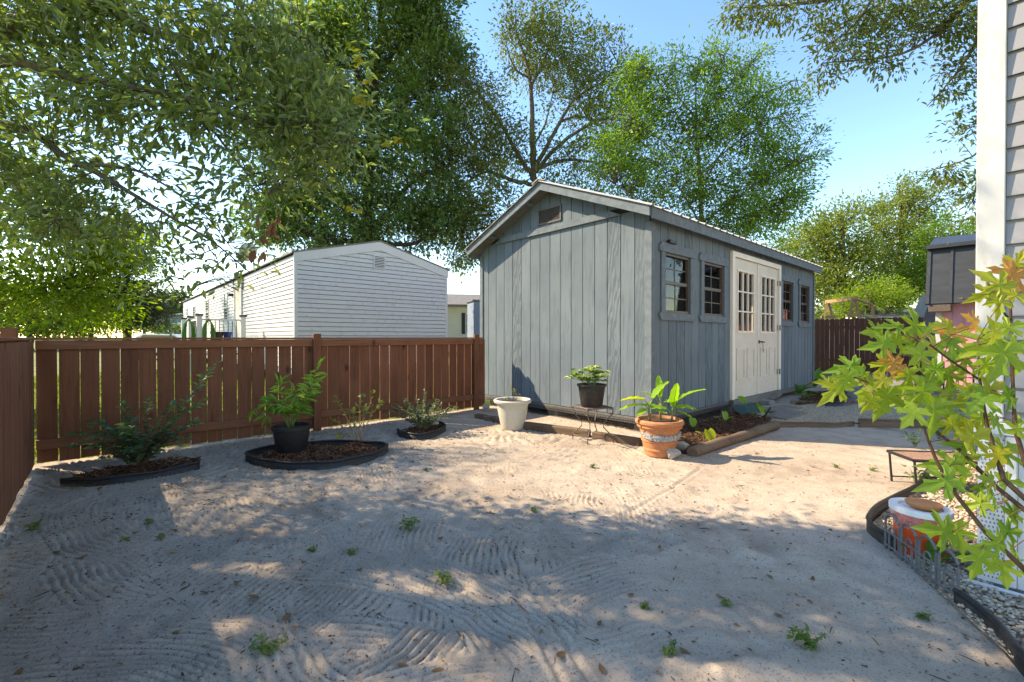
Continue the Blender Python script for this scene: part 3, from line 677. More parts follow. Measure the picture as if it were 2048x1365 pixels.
for (y0, y1, zlo, zhi) in ((7.7, 8.35, 1.75, 2.85), (11.7, 12.5, 1.75, 2.85), (15.6, 16.3, 1.75, 2.75), (18.3, 18.8, 2.35, 2.8)):
    f = MB(); f.box((-0.04, y0, zlo), (-0.014, y0 + 0.05, zhi)); f.box((-0.04, y1 - 0.05, zlo), (-0.014, y1, zhi)); f.box((-0.04, y0 + 0.05, zlo), (-0.014, y1 - 0.05, zlo + 0.05)); f.box((-0.04, y0 + 0.05, zhi - 0.05), (-0.014, y1 - 0.05, zhi)); f.box((-0.038, y0 + 0.05, (zlo + zhi) / 2 - 0.02), (-0.014, y1 - 0.05, (zlo + zhi) / 2 + 0.02))
    w = f.build('window', 'vinyl_trim', home); MB().box((-0.022, y0 + 0.05, zlo + 0.05), (-0.018, y1 - 0.05, zhi - 0.05)).build('pane', 'car_glass', w)
f = MB(); f.box((-0.06, 5.35, 0.9), (-0.014, 5.45, 2.98)); f.box((-0.06, 6.4, 0.9), (-0.014, 6.5, 2.98)); f.box((-0.06, 5.45, 2.9), (-0.014, 6.4, 2.98))
hd = f.build('door_frame', 'vinyl_trim', home); MB().box((-0.03, 5.45, 0.9), (-0.016, 6.4, 2.9)).build('door', 'vinyl_beige', hd)
MB().cbox((-0.16, 6.75, 2.62), (-0.015, 6.9, 2.72), 0.01).build('porch_lamp', 'black_metal', home)
# curved door canopy
aw = empty('door_canopy', HO + GD * 5.9 - S * 0.02, ANG, 'curved translucent canopy on black scroll brackets over the porch door', 'awning')
q = MB(); n = 10
for i in range(n + 1):
    t = i / n; x = -1.25 * t; zz = 3.22 - 0.42 * t ** 1.8
    q.v += [(x, -0.75, zz), (x, 0.75, zz)]
for i in range(n): q.f.append((2 * i, 2 * i + 1, 2 * i + 3, 2 * i + 2))
q.build('canopy_sheet', 'plastic_film', aw)
for y in (-0.72, 0.0, 0.72):
    q = MB(); q.tube([(-1.25 * t, y, 3.20 - 0.42 * t ** 1.8) for t in np.linspace(0, 1, 9)], 0.014, 5); q.tube([(-0.02, y, 3.2), (-0.02, y, 2.72)], 0.016, 5)
    q.tube([(-0.02, y, 2.75), (-0.35, y, 2.92), (-0.8, y, 3.0)], 0.012, 5); q.tube([(-0.25, y, 2.87), (-0.45, y, 3.12)], 0.010, 5); q.tube([(-0.5, y, 2.94), (-0.62, y, 3.06)], 0.010, 5)
    q.build('bracket', 'black_metal', aw)
# porch deck and railing
dk = empty('porch_deck', HO + GD * 3.3, ANG, 'white post porch railing with black balusters beside the mobile home', 'porch')
DH = 0.75; TOP = 1.78
for i in range(10): MB().box((-1.5 + i * 0.148, -0.05, DH - 0.03), (-1.5 + i * 0.148 + 0.14, 3.3, DH)).build('plank', 'grey_plank', dk)
for (x, y) in ((-1.45, 0), (-0.42, 0), (-1.45, 1.65), (-1.45, 3.2)):
    p = MB().box((x - 0.06, y - 0.06, 0), (x + 0.06, y + 0.06, TOP)).build('post', 'vinyl_trim', dk)
    MB().prism([(x - 0.085, y - 0.085), (x + 0.085, y - 0.085), (x + 0.085, y + 0.085), (x - 0.085, y + 0.085)], 'z', TOP, TOP + 0.05).build('post_cap', 'black_metal', p)
for (xa, ya_, xb, yb) in ((-1.39, 0, -0.48, 0), (-1.45, 0.06, -1.45, 1.59)):
    for zz in (1.66, 0.9): MB().box((min(xa, xb) - (0.03 if xa == xb else 0), min(ya_, yb) - (0.03 if ya_ == yb else 0), zz), (max(xa, xb) + (0.03 if xa == xb else 0), max(ya_, yb) + (0.03 if ya_ == yb else 0), zz + 0.045)).build('rail', 'vinyl_trim', dk)
    for i in range(1, 9):
        t = i / 9; x = xa + (xb - xa) * t; y = ya_ + (yb - ya_) * t
        MB().tube([(x, y, 0.94), (x, y, 1.66)], 0.010, 6).build('baluster', 'black_metal', dk)
def onporch(x, y, z): return HO + S * x + GD * (3.3 + y) + Vector((0, 0, z))
for k, (y, lab) in enumerate(((-0.09, 'green hose coils hung over the tall corner post of the porch'), (0.10, 'green hose coils drooping on the rear face of the porch corner post'))):
    q = MB()
    for i in range(9):
        w = 0.07 + 0.012 * i; c = onporch(-1.45 + (0.20 if k == 0 else -0.22), y, 0)
        q.tube([c + S * (w * math.cos(a) * 0.9) + GD * (0.02 * (i % 3)) + Vector((0, 0, 1.30 + 0.40 * math.sin(a) - 0.006 * i)) for a in np.linspace(0, 2 * math.pi, 17)], 0.011, 5, False)
    tag(q.build('garden_hose', 'hose_green'), lab, 'hose')
for (x, col, lab, r_) in ((-0.98, 'black_plastic', 'dark planter bowl on the porch behind the balusters', 0.17), (-0.72, 'blue_ceramic', 'blue flower pot on the porch behind the balusters', 0.12)):
    q = MB().lathe([(0.0, 0.0), (r_ * 0.65, 0.0), (r_, 0.28), (r_ * 0.92, 0.28), (r_ * 0.86, 0.22), (0, 0.22)], 18); o = q.build('flower_pot', col, None, sm_angle=40); o.location = onporch(x, 0.45, DH + 0.33)
    tag(o, lab, 'pot'); st = MB().box((-0.15, -0.15, 0), (0.15, 0.15, 0.33)); s_ = st.build('plant_table', 'vinyl_trim'); s_.location = onporch(x, 0.45, DH); tag(s_, 'small white stand holding the ' + ('dark planter bowl' if x < -0.9 else 'blue flower pot'), 'stand')
# satellite dish on the eave
sdsh = empty('satellite_dish', HO + GD * 4.6 + S * 0.15 + Vector((0, 0, HE + 0.05)), ANG, 'grey satellite dish on the eave of the white mobile home', 'dish')
q = MB().lathe([(0.30 * t, 0.06 * t * t) for t in np.linspace(0.02, 1, 8)] + [(0.302, 0.055)] + [(0.30 * t, 0.06 * t * t - 0.006) for t in np.linspace(0.98, 0.02, 7)], 24)
d = q.build('reflector', 'metal_roof', sdsh, True); d.location = (-0.12, 0.1, 0.62); d.rotation_euler = (R(-60), R(-45), 0)
MB().tube([(0, 0, -0.02), (0, 0.02, 0.35), (-0.10, 0.09, 0.60)], 0.022, 8).build('mast', 'grey_plastic', sdsh)
MB().tube([(-0.1, 0.08, 0.45), (-0.38, -0.2, 0.55), (-0.45, -0.26, 0.66)], 0.012, 6).build('feed_arm', 'grey_plastic', sdsh)

def simple_house(name, org, ang_, w, l, he, hp, wall, roof_m, label, cat, courses=None, ridge='y'):
    root = empty(name, org, ang_, label, cat)
    MB().prism([(0, 0), (w, 0), (w, he), (w / 2, hp), (0, he)], 'y', 0, l).build('wall', wall, root)
    for sg in (0, 1):
        xa = -0.2 if sg == 0 else w + 0.2; e = he - 0.2 * (hp - he) / (w / 2)
        pr = [(xa, e + 0.01), (w / 2, hp + 0.012), (w / 2, hp + 0.09), (xa, e + 0.07)]
        MB().prism(pr if sg == 0 else pr[::-1], 'y', -0.2, l + 0.2).build('roof', roof_m, root)
    return root
b2 = empty('mobile_home', P(893, 675, 30) - Vector((0, 0, 1.2)), R(8), 'cream lap sided home with dark shutters between the fence post and shed', 'house')
z = 0.4
MB().box((-3, 0.012, 0.2), (5, 9, 3.3)).build('wall', 'vinyl_beige', b2)
while z < 3.2: course(-3, 5, z, 0.149, 0.010).build('siding_course', 'vinyl_beige', b2); z += 0.15
MB().prism([(-0.4, 3.24), (-0.4, 3.36), (4.5, 4.5), (4.5, 4.38)], 'x', -3.3, 5.3).build('roof', 'roof_grey', b2)
f = MB(); f.box((1.25, -0.06, 1.45), (1.9, -0.012, 1.52)); f.box((1.25, -0.06, 2.73), (1.9, -0.012, 2.8)); f.box((1.25, -0.06, 1.52), (1.32, -0.012, 2.73)); f.box((1.83, -0.06, 1.52), (1.9, -0.012, 2.73)); f.box((1.32, -0.058, 2.1), (1.83, -0.012, 2.15))
w = f.build('window', 'vinyl_trim', b2); MB().box((1.32, -0.03, 1.52), (1.83, -0.025, 2.73)).build('pane', 'car_glass', w)
for x in (1.0, 1.92): MB().box((x, -0.05, 1.42), (x + 0.23, -0.012, 2.83)).build('shutter', 'black_plastic', b2)
bb_ = empty('utility_shed', P(957, 675, 22) - Vector((0, 0, 1.2)), R(20), 'blue grey lap sided shed seen in the gap beside the garden shed', 'shed')
MB().box((-0.25, 0, 0), (1.6, 1.2, 2.95)).build('wall', 'vinyl_blue', bb_); MB().box((-0.32, -0.1, 2.952), (1.7, 1.3, 3.02)).build('roof', 'roof_grey', bb_)
z = 0.2
while z < 2.85: course(-0.25, 1.6, z, 0.149, -0.002).build('siding_course', 'vinyl_blue', bb_); z += 0.15
# green metal shed and parked car, far left
gs = empty('metal_shed', P(309, 675, 38) - Vector((0, 0, 1.2)), R(3), 'low green grey metal shed with white roller door beyond the mobile home', 'shed')
MB().prism([(0, 0), (4.5, 0), (4.5, 3.4), (0, 2.75)], 'y', 0, 5).build('wall', 'green_metal', gs); MB().prism([(-0.25, 2.73), (4.8, 3.46), (4.8, 3.58), (-0.25, 2.85)], 'y', -0.3, 5.2).build('roof', 'vinyl_trim', gs)
for i in range(11): MB().box((0.02 + i * 0.4, -0.02, 0), (0.06 + i * 0.4, -0.001, 2.75 + i * 0.055)).build('rib', 'green_metal', gs)
MB().box((1.5, -0.06, 0), (4.3, -0.021, 2.45)).build('roller_door', 'vinyl_trim', gs)
car = empty('parked_car', P(337, 675, 26) - Vector((0, 0, 1.2)), R(10), 'white parked car whose roof shows above the fence rail', 'car')
def car_body(m):
    pr = [(-2.1, 0.35), (2.1, 0.35), (2.15, 0.75), (1.3, 0.9), (0.75, 1.36), (-0.9, 1.4), (-1.6, 0.98), (-2.15, 0.9)]
    m.prism(pr, 'y', -0.8, 0.8)
q = MB(); car_body(q); q.build('body', 'car_white', car)
for s_ in (-1, 1): MB().prism([(-1.25, 0.95), (1.1, 0.95), (0.7, 1.3), (-0.85, 1.33)], 'y', 0.801 * s_, 0.806 * s_).build('window', 'car_glass', car)
for x in (-1.3, 1.3):
    for s_ in (-1, 1):
        wq = MB().tube([(x, s_ * 0.65, 0.33), (x, s_ * 0.83, 0.33)], 0.33, 20).build('wheel', 'black_plastic', car)
# ------------------------------------------------------------------ right side: far fence, pink shed, swing frame, roofs
FR = Vector((10.8, 16.3, 0)); root = empty('dog_ear_fence', FR + GD * 0.6, math.atan2(-GD.y, -GD.x), 'dark brown dog ear privacy fence between the garden shed and pink shed', 'fence')
rr = random.Random(3)
for i in range(44):
    w = 0.136; h = 1.84 + rr.uniform(-0.012, 0.012); x = i * 0.142
    MB().prism([(0, 0), (w, 0), (w, h - 0.035), (w - 0.035, h), (0.035, h), (0, h - 0.035)], 'y', 0, 0.018).build('picket', 'dog_ear_wood', root).location = (x, rr.uniform(-0.003, 0.003), 0)
for zz in (0.35, 1.5): MB().box((0, 0.022, zz), (6.2, 0.06, zz + 0.09)).build('rail', 'dog_ear_wood', root)
pk = empty('pink_shed', P(1872, 675, 11.2) - Vector((0, 0, 1.2)) , ANG - math.pi / 2, 'pink shed with black ribbed metal roof behind the maple leaves', 'shed')
# local x = direction -g (towards viewer right), local y = s (away)
MB().box((0, 0, 0), (3.0, 3.0, 2.08)).build('wall', 'pink_paint', pk)
for i in range(15): MB().box((0.1 + i * 0.2, -0.012, 0.05), (0.285 + i * 0.2, -0.001, 2.0)).build('plank', 'pink_paint', pk)
MB().box((-0.012, -0.03, 0), (0.10, -0.0135, 2.0)).build('corner_board', 'post_white', pk); MB().box((0.12, -0.04, 2.0), (3.05, -0.0135, 2.075)).build('frieze_board', 'frame_white', pk)
MB().prism([(-0.28, 2.02), (0.12, 3.44), (1.5, 3.9), (2.9, 3.44), (3.3, 2.02), (3.2, 2.0), (2.8, 3.38), (1.5, 3.82), (0.2, 3.38), (-0.2, 2.0)], 'x', -0.18, 3.2).build('roof', 'roof_black', pk)
for i in range(9):
    x = -0.15 + i * 0.4; MB().prism([(-0.31, 2.02), (0.09, 3.45), (0.12, 3.45), (-0.28, 2.02)], 'x', x, x + 0.045).build('roof_rib', 'roof_black', pk)
MB().box((-0.2, -0.02, 3.40), (3.22, 0.16, 3.49)).build('roof_flashing', 'roof_black', pk)
MB().cbox((-0.12, -0.26, 1.82), (0.28, -0.04, 2.01), 0.01).build('gutter_box', 'rust_metal', pk)
q = MB(); r_ = random.Random(8)
for i in range(140):
    x = r_.uniform(0.45, 1.3); y = r_.uniform(-0.32, -0.02); a = r_.uniform(0, 6.3); l_ = r_.uniform(0.05, 0.16); zz = 2.09 + max(0, 0.22 - abs(x - 0.95) * 0.4) * r_.random()
    q.tube([(x, y, zz), (x + l_ * math.cos(a), y + l_ * math.sin(a), zz + r_.uniform(-0.03, 0.05))], 0.006, 3)
o = q.build('pine_straw', 'rust_metal'); o.location = pk.location; o.rotation_euler = pk.rotation_euler; tag(o, 'clump of brown straw caught on the pink shed eave', 'straw', None, 'stuff')
sw = empty('swing_frame', P(1672, 675, 19.5) - Vector((0, 0, 1.2)), R(-6), 'raw timber A-frame swing standing behind the dog ear fence', 'swing')
for y in (0.0, 1.9):
    for s_ in (-1, 1): MB().tube([(0.72 + s_ * 0.62, y, 0.0), (0.72 + s_ * 0.03, y, 2.85)], 0.065, 4).build('leg', 'raw_timber', sw)
    MB().box((0.42, y - 0.03, 2.1), (1.02, y + 0.03, 2.22)).build('brace', 'raw_timber', sw)
MB().box((0.66, -0.15, 2.80), (0.80, 2.05, 2.95)).build('top_beam', 'raw_timber', sw)
MB().tube([(0.8, 0.1, 2.85), (1.5, 0.1, 2.6)], 0.06, 4).build('arm', 'raw_timber', sw); MB().tube([(1.5, 0.1, 2.62), (1.85, 0.1, 0.0)], 0.06, 4).build('leg', 'raw_timber', sw)
lr = empty('low_shed', P(1735, 675, 21) - Vector((0, 0, 1.2)), R(-4), 'long low shed with grey roof just above the privacy fence', 'shed')
MB().box((0, 0.3, 0), (4.2, 3, 2.0)).build('wall', 'vinyl_lilac', lr); MB().prism([(-0.3, 2.02), (-0.3, 2.1), (3.2, 2.75), (3.2, 2.66)], 'x', -0.2, 4.4).build('roof', 'roof_grey', lr)
cs = empty('shingled_shed', P(1848, 675, 14.0) - Vector((0, 0, 1.2)), R(-30), 'grey shingled steep roof showing beside the black metal roof', 'shed')
MB().prism([(0, 0), (1.2, 0), (1.2, 1.9), (0.9, 2.6), (0.25, 2.6), (0, 1.9)], 'y', 0, 1.5).build('wall', 'roof_grey', cs)
for i in range(14):
    zz = 1.9 + i * 0.05; MB().box((0.27 - (13 - i) * 0.018 - 0.02, -0.012 - 0.002 * (i % 2), zz), (0.95 + (13 - i) * 0.018, -0.001, zz + 0.047)).build('shingle', 'roof_grey', cs)
simple_house('white_cottage', P(1618, 675, 34) - Vector((0, 0, 1.2)), R(-15), 2.2, 4, 2.4, 3.3, 'vinyl_trim', 'metal_roof', 'small white gabled outbuilding beyond the end of the garden shed', 'house')

# ------------------------------------------------------------------ house corner at right
HC = Vector((2.27, 2.20, 0)); hs = empty('house', HC, math.atan2(-GD.y, -GD.x), 'grey lilac lap sided house corner with weathered white corner post', 'house')
# local x runs along the wall toward the viewer, local y points into the house
MB().cbox((-0.012, -0.03, 0.80), (0.084, 0.06, 6.0), 0.004).build('corner_post', 'post_white', hs)
z = 0.84
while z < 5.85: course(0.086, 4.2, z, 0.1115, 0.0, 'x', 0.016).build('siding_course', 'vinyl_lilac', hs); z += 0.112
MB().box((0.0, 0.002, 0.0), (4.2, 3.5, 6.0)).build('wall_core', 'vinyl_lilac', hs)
MB().cbox((-0.014, -0.034, 0.74), (4.2, -0.001, 0.798), 0.003).build('starter_trim', 'vinyl_trim', hs)
MB().box((0.0, -0.012, 0.03), (0.088, -0.004, 0.738)).build('skirting_panel', 'vinyl_trim', hs)
for k in range(6): MB().cbox((0.09 + k * 0.4, -0.028, 0.03), (0.13 + k * 0.4, -0.002, 0.738), 0.006).build('skirting_rib', 'vinyl_trim', hs)
MB().box((0.132, -0.012, 0.03), (4.2, -0.003, 0.738)).build('skirting_panel', 'vinyl_trim', hs)
q = MB()
for i in range(6):
    for j in range(34):
        x = 0.010 + i * 0.0135 + (0.004 if j % 2 else 0); zz = 0.05 + j * 0.020; q.box((x, -0.0135, zz), (x + 0.0045, -0.0123, zz + 0.009))
q.build('skirting_slot', 'grey_plastic', hs)['kind'] = 'stuff'
MB().tube([(-0.03, -0.06, 0.02), (0.4, -0.07, 0.022), (2.0, -0.07, 0.03)], 0.012, 8).build('ground_pipe', 'vinyl_trim', hs)
MB().box((-0.1, -0.25, 6.02), (4.4, 3.6, 6.12)).build('eave', 'vinyl_trim', hs)

# ------------------------------------------------------------------ beds, edging, gravel
def edging(name, pts, h, label, th=0.006, mat='black_plastic', bead=0.012, parent=None, closed=False):
    """flexible strip standing on the ground with a rounded top bead"""
    pts = [Vector((p[0], p[1], 0)) for p in pts]; fine = []
    n = len(pts)
    for i in range(n if closed else n - 1):
        p0, p1, p2, p3 = (pts[(i - 1) % n] if closed or i > 0 else pts[i]), pts[i], pts[(i + 1) % n], (pts[(i + 2) % n] if closed or i + 2 < n else pts[(i + 1) % n])
        for k in range(8):
            t = k / 8; fine.append(0.5 * ((2 * p1) + (p2 - p0) * t + (2 * p0 - 5 * p1 + 4 * p2 - p3) * t * t + (3 * p1 - p0 - 3 * p2 + p3) * t ** 3))
    if not closed: fine.append(pts[-1])
    m = MB(); N = len(fine); o = 0
    for i, p in enumerate(fine):
        a = fine[(i + 1) % N] if closed or i + 1 < N else p; bq = fine[i - 1] if closed or i > 0 else p
        t = (a - bq).normalized(); nn = Vector((-t.y, t.x, 0)) * th; wob = 0.003 * math.sin(i * 0.7)
        for q_ in ((p + nn, -0.03), (p + nn, h + wob), (p - nn, h + wob), (p - nn, -0.03)): m.v.append((q_[0].x, q_[0].y, q_[1]))
    for i in range(N if closed else N - 1):
        j = (i + 1) % N
        for k in range(3): m.f.append((i * 4 + k, j * 4 + k, j * 4 + k + 1, i * 4 + k + 1))
    if not closed: m.f.append((0, 1, 2, 3)); m.f.append(tuple((N - 1) * 4 + k for k in (3, 2, 1, 0)))
    loop = [(p.x, p.y, h + 0.004 + 0.003 * math.sin(i * 0.7)) for i, p in enumerate(fine)]
    if closed: loop.append(loop[0])
    m.tube(loop, bead, 6, not closed)
    o = m.build(name, mat, parent, True)
    if label: tag(o, label, 'edging')
    return o, fine
def inside(pt, poly):
    x, y = pt; c = False; n = len(poly)
    for i in range(n):
        x1, y1 = poly[i][0], poly[i][1]; x2, y2 = poly[(i + 1) % n][0], poly[(i + 1) % n][1]
        if (y1 > y) != (y2 > y) and x < (x2 - x1) * (y - y1) / (y2 - y1) + x1: c = not c
    return c
def scatter(poly, n, seed):
    r = random.Random(seed); xs_ = [p[0] for p in poly]; ys_ = [p[1] for p in poly]; out = []
    while len(out) < n:
        p = (r.uniform(min(xs_), max(xs_)), r.uniform(min(ys_), max(ys_)))
        if inside(p, poly): out.append(p)
    return out
def mulch_bed(poly, n, seed, label, height=0.045, name='mulch_bed'):
    root = empty(name, (0, 0, 0), 0, label, 'mulch bed'); r = random.Random(seed)
    cx_ = sum(p[0] for p in poly) / len(poly); cy_ = sum(p[1] for p in poly) / len(poly)
    m = MB(); k = len(poly); m.v = [(cx_, cy_, height)] + [(p[0], p[1], 0.012) for p in poly]; m.f = [(0, i + 1, (i + 1) % k + 1) for i in range(k)]
    m.build('mulch_soil', 'soil', root, True)
    q = MB()
    for (x, y) in scatter(poly, n, seed):
        d = min(1, 1.2 * min(math.hypot(x - p[0], y - p[1]) for p in poly) / 0.3); a = r.uniform(0, 6.28); l_, w_ = r.uniform(0.02, 0.065), r.uniform(0.004, 0.013)
        Mx = Matrix.Translation((x, y, 0.014 + height * d * 0.8 + r.uniform(0, 0.014))) @ Matrix.Rotation(a, 4, 'Z') @ Matrix.Rotation(r.uniform(-0.5, 0.5), 4, 'Y') @ Matrix.Rotation(r.uniform(-0.6, 0.6), 4, 'X')
        q.box((-l_ / 2, -w_ / 2, -0.002), (l_ / 2, w_ / 2, 0.003), Mx)
    q.build('mulch_chips', 'mulch', root)['kind'] = 'stuff'; return root
bed1 = [(-3.62, 3.62), (-3.30, 3.66), (-3.02, 3.86), (-2.86, 4.13), (-3.05, 4.42), (-3.5, 4.16), (-3.72, 3.88)]
mulch_bed(bed1, 700, 1, 'small mulch bed under the lone blue green shrub')
edging('edging_strip', bed1[:4], 0.055, 'low black edging curved in front of the lone blue green shrub')
bed2 = [(-2.60, 4.42), (-2.32, 4.18), (-1.98, 4.06), (-1.65, 4.10), (-1.38, 4.34), (-1.29, 4.66), (-1.42, 4.84), (-1.95, 4.92), (-2.45, 4.72)]
mulch_bed(bed2, 1500, 2, 'mulch bed with potted plant and bare rose bush ringed by tall edging', 0.05)
edging('edging_strip', bed2, 0.07, 'tall black edging ring round the bed with the black pot', 0.005, closed=True)
bed3 = [(-1.42, 5.60), (-1.30, 5.40), (-1.08, 5.30), (-0.92, 5.52), (-0.86, 5.84), (-0.98, 6.08), (-1.25, 5.92)]
mulch_bed(bed3, 700, 3, 'small mulch bed under the grey green bush by the shed end of the fence')
edging('edging_strip', bed3[:6], 0.06, 'low black edging around the small bush near the shed')
bedS = [(1.45, 4.90), (1.62, 4.62), (1.80, 4.60), (3.40, 5.88), (3.75, 6.55), (3.55, 7.1), (1.85, 5.68), (1.62, 5.50)]
mulch_bed(bedS, 1900, 4, 'mulch bed between the log and the shed side wall', 0.03)
bedT = [(5.05, 8.05), (5.5, 7.75), (6.1, 8.3), (6.6, 9.1), (6.75, 9.75), (6.3, 9.6)]
mulch_bed(bedT, 900, 5, 'mulch bed with broad leaved plants at the far end of the shed', 0.05)
edging('edging_strip', [(5.35, 7.72), (5.75, 7.78), (6.2, 8.25), (6.75, 9.05), (6.9, 9.7)], 0.09, 'black edging curling round the plants at the far shed corner', 0.006)
def timber(a, b_, w, h, label, mat='old_timber', name='landscape_timber'):
    a = Vector(a); b_ = Vector(b_); d = b_ - a; o = MB().cbox((0, -w / 2, -0.02), (d.length, w / 2, h), 0.010).build(name, mat); o.location = (a.x, a.y, 0); o.rotation_euler = (0, 0, math.atan2(d.y, d.x)); return tag(o, label, 'timber')
timber((0.16, 5.92), (0.93, 5.40), 0.085, 0.095, 'weathered landscape timber between the white pot and the wire stand')
timber((0.965, 5.36), (1.42, 4.98), 0.085, 0.085, 'weathered landscape timber running under the wire stand to the clay pot')
for i, (u, v) in enumerate(((962, 838), (982, 842), (1001, 846))):
    g = G(u, v); o = MB().cbox((-0.095, -0.05, -0.02), (0.095, 0.05, 0.065), 0.008).build('edging_brick', 'brick'); o.location = g; o.rotation_euler = (0, 0, R(-38 + 5 * i)); tag(o, ['dark brick nearest the fence end post', 'dark brick in the middle of the short row by the fence end', 'dark brick next to the white pot'][i], 'brick')
q = MB(); la, lb = G(1385, 915), G(1552, 858)
r_ = random.Random(2)
q.tube([la.lerp(lb, t) + Vector((0, 0, 0.045 + 0.005 * math.sin(t * 9))) for t in np.linspace(0, 1, 14)], [0.058 + 0.004 * math.sin(k * 2.1) for k in range(14)], 12)
tag(q.build('log', 'old_timber', None, sm_angle=50), 'weathered round log edging the mulch bed beside the clay pot', 'log')
def rock(loc, r_, seed, label, mat='stone', flat=0.7):
    import bmesh
    bm = bmesh.new(); bmesh.ops.create_icosphere(bm, subdivisions=2, radius=r_); rr = random.Random(seed)
    ax = [Vector((rr.uniform(-1, 1), rr.uniform(-1, 1), rr.uniform(-1, 1))).normalized() for _ in range(7)]
    for vv in bm.verts:
        for a in ax:
            d = vv.co.dot(a) - r_ * 0.62
            if d > 0: vv.co -= a * d
        vv.co.z *= flat
    me = bpy.data.meshes.new('rock'); bm.to_mesh(me); bm.free(); o = link('rock', me, mat); o.location = loc; return tag(o, label, 'rock')
g = G(1345, 918); rock((g.x, g.y, 0.05), 0.095, 1, 'pale angular rock wedged between clay pot and log end')
g = G(1366, 905); rock((g.x, g.y, 0.055), 0.085, 4, 'second grey rock leaning on the log behind the pale rock')
g = G(968, 826); rock((g.x + 0.03, g.y + 0.1, 0.09), 0.07, 6, 'pale lump of rock on the bricks near the fence end')
for i, (u, v, l_) in enumerate(((1560, 822, 'grey stepping slab nearest the solar lamp'), (1572, 834, 'grey stepping slab lying on the gravel in front'))):
    g = G(u, v); o = MB().cbox((-0.42, -0.16, 0), (0.42, 0.16, 0.035), 0.006).build('stepping_slab', 'paver'); o.location = (g.x, g.y, 0.012); o.rotation_euler = (0, 0, ANG - 0.15 + 0.1 * i); tag(o, l_, 'slab')
# far path of gravel with wooden edging
pp = [(3.45, 6.10), (4.6, 6.22), (6.4, 6.12), (8.5, 6.5), (9.5, 8.0), (6.4, 7.95), (5.35, 8.05), (4.45, 7.55)]
q = MB(); q.add([(x, y, 0.022) for x, y in pp], [tuple(range(len(pp)))]); tag(q.build('gravel_path', 'fine_gravel'), 'tan gravel path along the shed', None, None, 'structure')
q = MB(); gp_ = [(5.4, 8.07), (6.4, 7.97), (9.5, 8.05), (14, 12), (12, 15.5), (7.2, 10.2)]; q.add([(x, y, 0.02) for x, y in gp_], [tuple(range(len(gp_)))]); tag(q.build('sand_path', 'grey_sand'), 'grey sand patch before the privacy fence', None, None, 'structure')
edging('edging_strip', [(3.42, 6.05), (3.9, 6.05), (4.3, 6.0), (4.62, 6.10)], 0.055, 'thin brown edging from the log end along the gravel path', 0.008, 'old_timber', 0.012)
edging('edging_strip', [(4.62, 6.02), (5.2, 5.98), (5.8, 5.95), (6.6, 5.98)], 0.10, 'taller brown edging strip continuing along the gravel path', 0.009, 'old_timber', 0.016)
edging('edging_strip', [(5.0, 8.12), (5.8, 8.05), (6.5, 8.0)], 0.05, 'dark edging at the back of the gravel path', 0.010, 'old_timber', 0.01)
edging('edging_strip', [(6.5, 7.94), (7.6, 7.9), (9.0, 7.95)], 0.07, 'dark edging at the back of the path behind the maple', 0.010, 'old_timber', 0.01)
# near gravel by the house with rubber edging and hoop border
gb = [(1.60, 1.05), (1.83, 1.60), (1.97, 2.03), (2.10, 2.42), (2.17, 2.68), (2.28, 2.86), (2.60, 3.12), (3.05, 3.42), (3.6, 3.85), (4.6, 4.6), (5.2, 5.0), (6.0, 5.6), (5.6, 5.2), (2.5, 2.30), (2.30, 2.12), (3.0, 1.3), (3.4, 0.7)]
q = MB(); q.add([(x, y, 0.012 + 0.0) for x, y in gb], [tuple(range(len(gb)))]); tag(q.build('gravel_ground', 'fine_gravel'), 'pale gravel strip beside the house', None, None, 'structure')
def pebbles(poly, n, seed, lo, hi, label):
    base = np.array([(1, 0, 0), (-1, 0, 0), (0, 1, 0), (0, -1, 0), (0, 0, 1), (0, 0, -1)], float)
    import bmesh
    bm = bmesh.new(); bmesh.ops.create_icosphere(bm, subdivisions=1, radius=1); bv = np.array([v_.co[:] for v_ in bm.verts]); bf = np.array([[v_.index for v_ in f.verts] for f in bm.faces]); bm.free()
    pts = np.array(scatter(poly, n, seed)); r = np.random.default_rng(seed); s_ = r.uniform(lo, hi, n)
    a = r.uniform(0, 6.28, n); sx, sy, sz = s_ * r.uniform(0.9, 1.5, n), s_ * r.uniform(0.7, 1.0, n), s_ * r.uniform(0.45, 0.8, n)
    V_ = bv[None] * np.stack([sx, sy, sz], -1)[:, None, :] * r.uniform(0.82, 1.15, (n, len(bv), 1))
    x = V_[..., 0] * np.cos(a)[:, None] - V_[..., 1] * np.sin(a)[:, None]; y = V_[..., 0] * np.sin(a)[:, None] + V_[..., 1] * np.cos(a)[:, None]
    V_ = np.stack([x + pts[:, 0:1], y + pts[:, 1:2], V_[..., 2] + 0.014 + s_[:, None] * 0.3 + r.uniform(0, 0.01, (n, 1))], -1).reshape(-1, 3)
    Fq = (bf[None] + (np.arange(n) * len(bv))[:, None, None]).reshape(-1, 3)
    return tag(fast_mesh('gravel', V_, Fq, 'pebbles', None, True), label, 'gravel', None, 'stuff')
pebbles([(1.62, 0.9), (1.83, 1.60), (1.99, 2.03), (2.12, 2.42), (2.20, 2.68), (2.45, 2.6), (2.28, 2.10), (2.9, 1.4), (3.0, 0.9)], 7500, 3, 0.004, 0.012, 'mixed tan and white pebbles between hoop border and house')
pebbles([(2.20, 2.68), (2.60, 3.12), (3.05, 3.42), (4.6, 4.6), (5.4, 5.0), (3.6, 3.2), (2.5, 2.42)], 4500, 4, 0.007, 0.015, 'pale pebbles under the low table and bucket')
edging('edging_strip', [(1.40, 0.75), (1.66, 1.25), (1.86, 1.66), (1.955, 1.85), (1.99, 2.02)], 0.06, 'black rubber edging sweeping out of the lower right corner', 0.008, 'black_plastic', 0.014)
